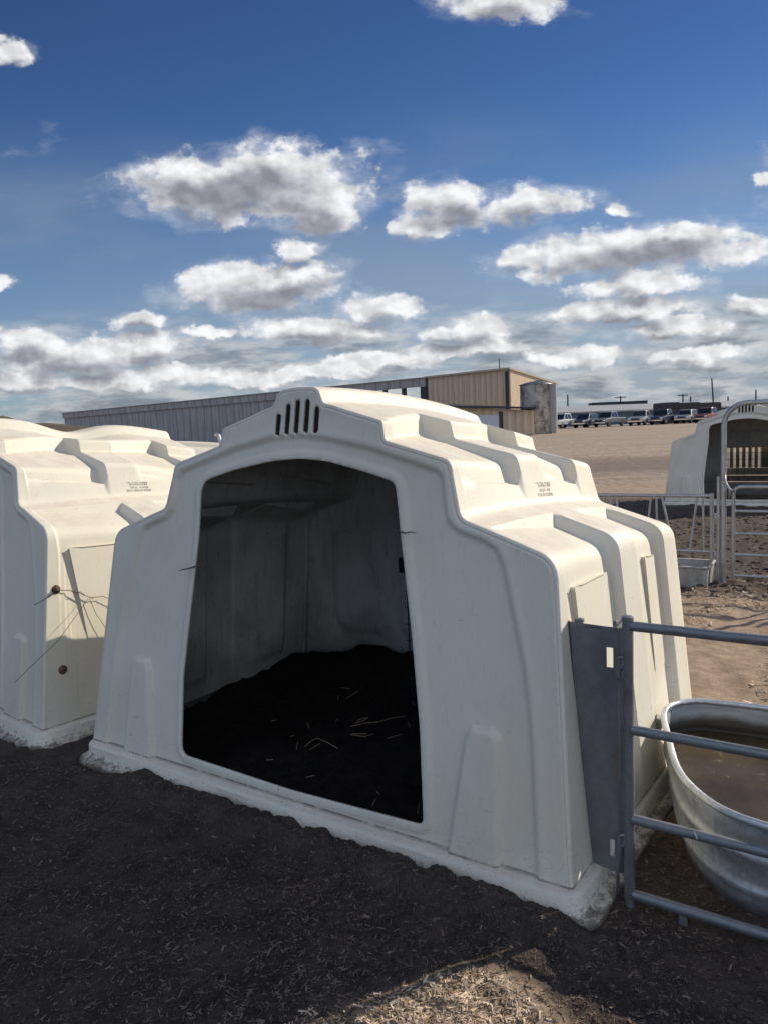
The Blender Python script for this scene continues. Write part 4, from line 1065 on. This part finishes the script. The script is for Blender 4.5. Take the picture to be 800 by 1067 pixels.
# blue-walled shed far right, with long pale roof
Y1=112.; e0=at_y(574,431,Y1); e1=at_y(800,423,Y1+14); dv=Vector((e1.x-e0.x,e1.y-e0.y,0)); SL=dv.length; srr=math.atan2(dv.y,dv.x); gs=.81
shed=empty('long_shed',(e0.x,e0.y,gs),srr); tag(shed,'very long low shed with pale roof and blue-grey wall behind the parked pickups','shed')
he=e0.z-gs
mb=MB(); mb.box((SL*.5+5,5,he/2),(SL+40,10,he)); mb.build('wall',BLUEW,shed)
mb=MB(); mb.hexa([(-18,-.6,he-.08),(SL+28,-.6,he-.08),(SL+28,10.5,he+.95),(-18,10.5,he+.95)],[(-18,-.6,he+.12),(SL+28,-.6,he+.12),(SL+28,10.5,he+1.2),(-18,10.5,he+1.2)]); mb.build('roof',ROOFG,shed)
# dark trailer / equipment line over the roof
tp=at_y(643,420,135.); tb=MB(); tb.box((0,0,0),(9.5,2.5,.55)); tb.box((0,0,-1.2),(8.5,2.3,1.9)); o=tb.build('roof_unit',TRIMD); o.location=(tp.x,135.,tp.z-.05); tag(o,'long dark flat box showing above the shed roof','trailer')
# wrapped bales
BALE=material('dark_wrapped_stack',rough=.75,build=lambda nb,b: nb.L.new(nb.mix(nb.rng(nb.noise(nb.co(),2.5,6,.7),.35,.7),(.030,.030,.034),(.065,.062,.058)),b.inputs['Base Color']))
for k,(px0,px1,lab) in enumerate(((684,704.5,'dark covered feed stack behind the pickups, leftmost of three'),(704,725,'dark covered feed stack behind the pickups, middle of three'),(724.5,746,'dark covered feed stack behind the pickups, rightmost of three'))):
    Yb=107.; a=at_y(px0,443,Yb);b=at_y(px1,443,Yb); top=at_y((px0+px1)/2,419.5,Yb).z; w=b.x-a.x; mb=MB()
    g_=.77; h=top-g_; n=10; poly=[(-w/2*.99,0),(w/2*.99,0)]+[(w/2*(1.0-.0*t)*math.copysign(abs(math.cos(PI*t))**.22,math.cos(PI*t)),h*(.82+.18*math.sin(PI*t)**.5)) for t in [i/n for i in range(n+1)]]
    mb.prism(poly,-1.6,1.6); o=mb.build('feed_stack',BALE,None,bevel=.08); o.location=((a.x+b.x)/2,Yb,g_); tag(o,lab,'feed stack','dark covered feed stacks behind the parked vehicles')
# utility poles
POLE=material('pole_wood',(.06,.05,.042),.9)
for (px,y0,y1,Yp,lean_,arm,lab) in ((591,424,411,150,0,0,'short dark utility pole rising over the shed roof near the silo'),(646,421,412.5,190,0,1,'tiny far utility pole with crossarm above the dark roof box'),(711,419,410.5,200,0,1,'far utility pole with crossarm above the feed stacks'),(719,419,413,210,0,0,'small far pole just right of the crossarm pole'),(744,420,394,120,-3,0,'tall dark leaning pole behind the right hutch'),(758,417,413,220,0,0,'stub of a distant pole right of the leaning pole'),(787,417,406,160,0,0,'thin pole above the pipe arch at the right edge')):
    a=at_y(px,y0,Yp); b=at_y(px+lean_,y1,Yp); mb=MB(); r=.13*Yp/120; mb.tube([(0,0,-3),(b.x-a.x,0,b.z-a.z)],[r*1.15,r*.8],8)
    o=empty('utility_pole',(a.x,Yp,a.z)); mb.build('pole',POLE,o)
    if arm: mb=MB(); mb.box((0,0,b.z-a.z-.35),(2.6,.2,.22)); mb.build('crossarm',POLE,o)
    tag(o,lab,'pole','utility poles on the horizon')
# ------------------------------------------------------------------ parked vehicles
GLASSD=material('dark_glass',(.015,.018,.022),.12,spec=.8)
TYRE=material('tyre_rubber',(.018,.018,.018),.9); CHROME=material('bright_trim',(.6,.6,.6),.25,.9); RED=material('tail_lens',(.35,.02,.02),.3); LAMP=material('headlamp_lens',(.7,.7,.68),.2)
def paint(n,c): return material(n,c,.28,spec=.6)
PT={'white':paint('white_car_paint',(.45,.45,.44)),'silver':paint('silver_car_paint',(.27,.275,.28)),'dark':paint('dark_blue_car_paint',(.035,.045,.07)),'tan':paint('beige_car_paint',(.42,.38,.31)),'grey':paint('grey_car_paint',(.16,.17,.18)),'red':paint('dull_red_car_paint',(.19,.07,.06))}
def sedan_prof(kind):
    if kind=='pickup':
        low=[(-2.85,.45),(-2.85,1.12),(-.75,1.14),(-.7,1.12),(1.05,1.14),(1.35,1.12),(2.45,1.02),(2.78,.90),(2.85,.48)]
        cab=[(-.78,1.10),(-.70,1.82),(-.45,1.90),(.55,1.90),(.75,1.84),(1.32,1.10)]
    else:
        low=[(-2.4,.42),(-2.45,.95),(-2.35,1.08),(1.1,1.10),(1.3,1.06),(2.15,.98),(2.42,.85),(2.46,.42)]
        cab=[(-2.34,1.05),(-2.05,1.68),(-1.8,1.76),(.3,1.76),(.55,1.70),(1.22,1.05)]
    return low,cab
def vehicle(kind,pt,label,loc,rz):
    root=empty('parked_pickup' if kind=='pickup' else 'parked_car',loc,rz); tag(root,label,'pickup truck' if kind=='pickup' else 'car','vehicles parked in a row before the long shed')
    low,cab=sedan_prof(kind); hw=1.0 if kind=='pickup' else .92
    mb=MB(); mb.prism(low,-hw,hw); mb.build('body',PT[pt],root,bevel=.08)
    mb=MB(); n=len(cab); b0=[(x,-hw*.97,z) for x,z in cab]; 
    V=[]; 
    for sgn in(-1,1):
        for (x,z) in cab: V.append((x,sgn*hw*(.96 if z<1.2 else .78),z))
    F=[(i,(i+1)%n,n+(i+1)%n,n+i) for i in range(n)]+[tuple(range(n))[::-1],tuple(range(n,2*n))]
    mb.add(V,F); mb.build('cab',PT[pt],root,bevel=.05)
    # glass: windscreen, rear, sides
    def quad(P,name='window'):
        P=[Vector(p) for p in P]; nn=(P[1]-P[0]).cross(P[2]-P[0]).normalized(); c=sum(P,Vector())/4
        out=nn if nn.dot(c-Vector((0,0,1.2)))>0 else -nn
        mb=MB(); mb.hexa([p-out*.01 for p in P],[p+out*.018 for p in P]); mb.build(name,GLASSD,root)
    xt,zt_=cab[-2]; xb,zb=cab[-1]; y1,y2=hw*.86,hw*.72
    def lp(A,B,t): return (A[0]+(B[0]-A[0])*t,A[1]+(B[1]-A[1])*t)
    a=lp(cab[-2],cab[-1],.08); b=lp(cab[-2],cab[-1],.88); quad([(a[0],-y2,a[1]),(a[0],y2,a[1]),(b[0],y1,b[1]),(b[0],-y1,b[1])],'windscreen')
    a=lp(cab[1],cab[0],.12); b=lp(cab[1],cab[0],.75); quad([(a[0],-y2,a[1]),(a[0],y2,a[1]),(b[0],y1,b[1]),(b[0],-y1,b[1])],'rear_window')
    zs0,zs1=1.2,cab[2][1]-.12
    for sgn in(-1,1):
        x0=cab[0][0]+.25; x1=cab[-1][0]-.35; xm=(x0+x1)/2
        for (xa,xb_,ta,tb_) in ((x0,xm-.06,x0+.12,xm-.06),(xm+.06,x1,xm+.06,cab[-2][0]-.05)):
            yb=sgn*hw*.93; yt=sgn*hw*.80; P=[(xa,yb,zs0),(xb_,yb,zs0),(tb_,yt,zs1),(ta,yt,zs1)]; quad(P,'side_window')
    wx=(-1.75,1.75) if kind=='pickup' else (-1.45,1.45)
    for x in wx:
        for sgn in(-1,1):
            mb=MB(); yo=sgn*(hw-.02); mb.tube([(x,yo-sgn*.24,.38),(x,yo+sgn*.02,.38)],.38,20); w=mb.build('wheel',TYRE,root)
            mb=MB(); mb.tube([(x,yo,.38),(x,yo+sgn*.035,.38)],.22,16); mb.build('rim',CHROME,w)
    L0=low[0][0]; L1=low[-1][0]
    for sgn in(-1,1):
        mb=MB(); mb.box((L1-.03,sgn*hw*.78,.82),(.14,.30,.20)); mb.build('headlight',LAMP,root)
        mb=MB(); mb.box((L0+.0,sgn*hw*.88,.92),(.12,.16,.32)); mb.build('tail_light',RED,root)
    mb=MB(); mb.box((L1+.03,0,.75),(.08,hw*.95,.24)); mb.build('grille',TRIMD,root)
    mb=MB(); mb.box((L1+.08,0,.52),(.16,hw*1.9,.2)); mb.build('bumper',CHROME,root,bevel=.03)
    mb=MB(); mb.box((L0-.06,0,.55),(.14,hw*1.85,.18)); mb.build('bumper',CHROME,root,bevel=.03)
    if kind=='pickup':
        mb=MB(); mb.box((-1.83,0,1.135),(1.85,1.62,.02)); mb.build('cargo_bed',TRIMD,root)
    return root
VS=[('pickup','white','white pickup next to the silo, first in the parked row',586,447.3),('car','dark','dark car with light roof, second in the parked row from the silo',610,446.4),('pickup','grey','dark grey pickup, third in the parked row from the silo',634,445.4),('pickup','silver','silver pickup parked alone in the gap left of the feed stacks',668,444.6),('pickup','dark','dark blue pickup in front of the leftmost feed stack',691,444.2),('car','silver','small silver car in front of the middle feed stack',715,443.2),('pickup','red','dull red pickup half hidden behind the shoulder of the right hutch',737,443)]
for kind,pt,lab,px,py in VS:
    Yv=100.; p=at_y(px,py-1,Yv); vehicle(kind,pt,lab,(p.x,Yv,.72),R(-128 if kind=='pickup' else -122)+random.uniform(-.12,.12))
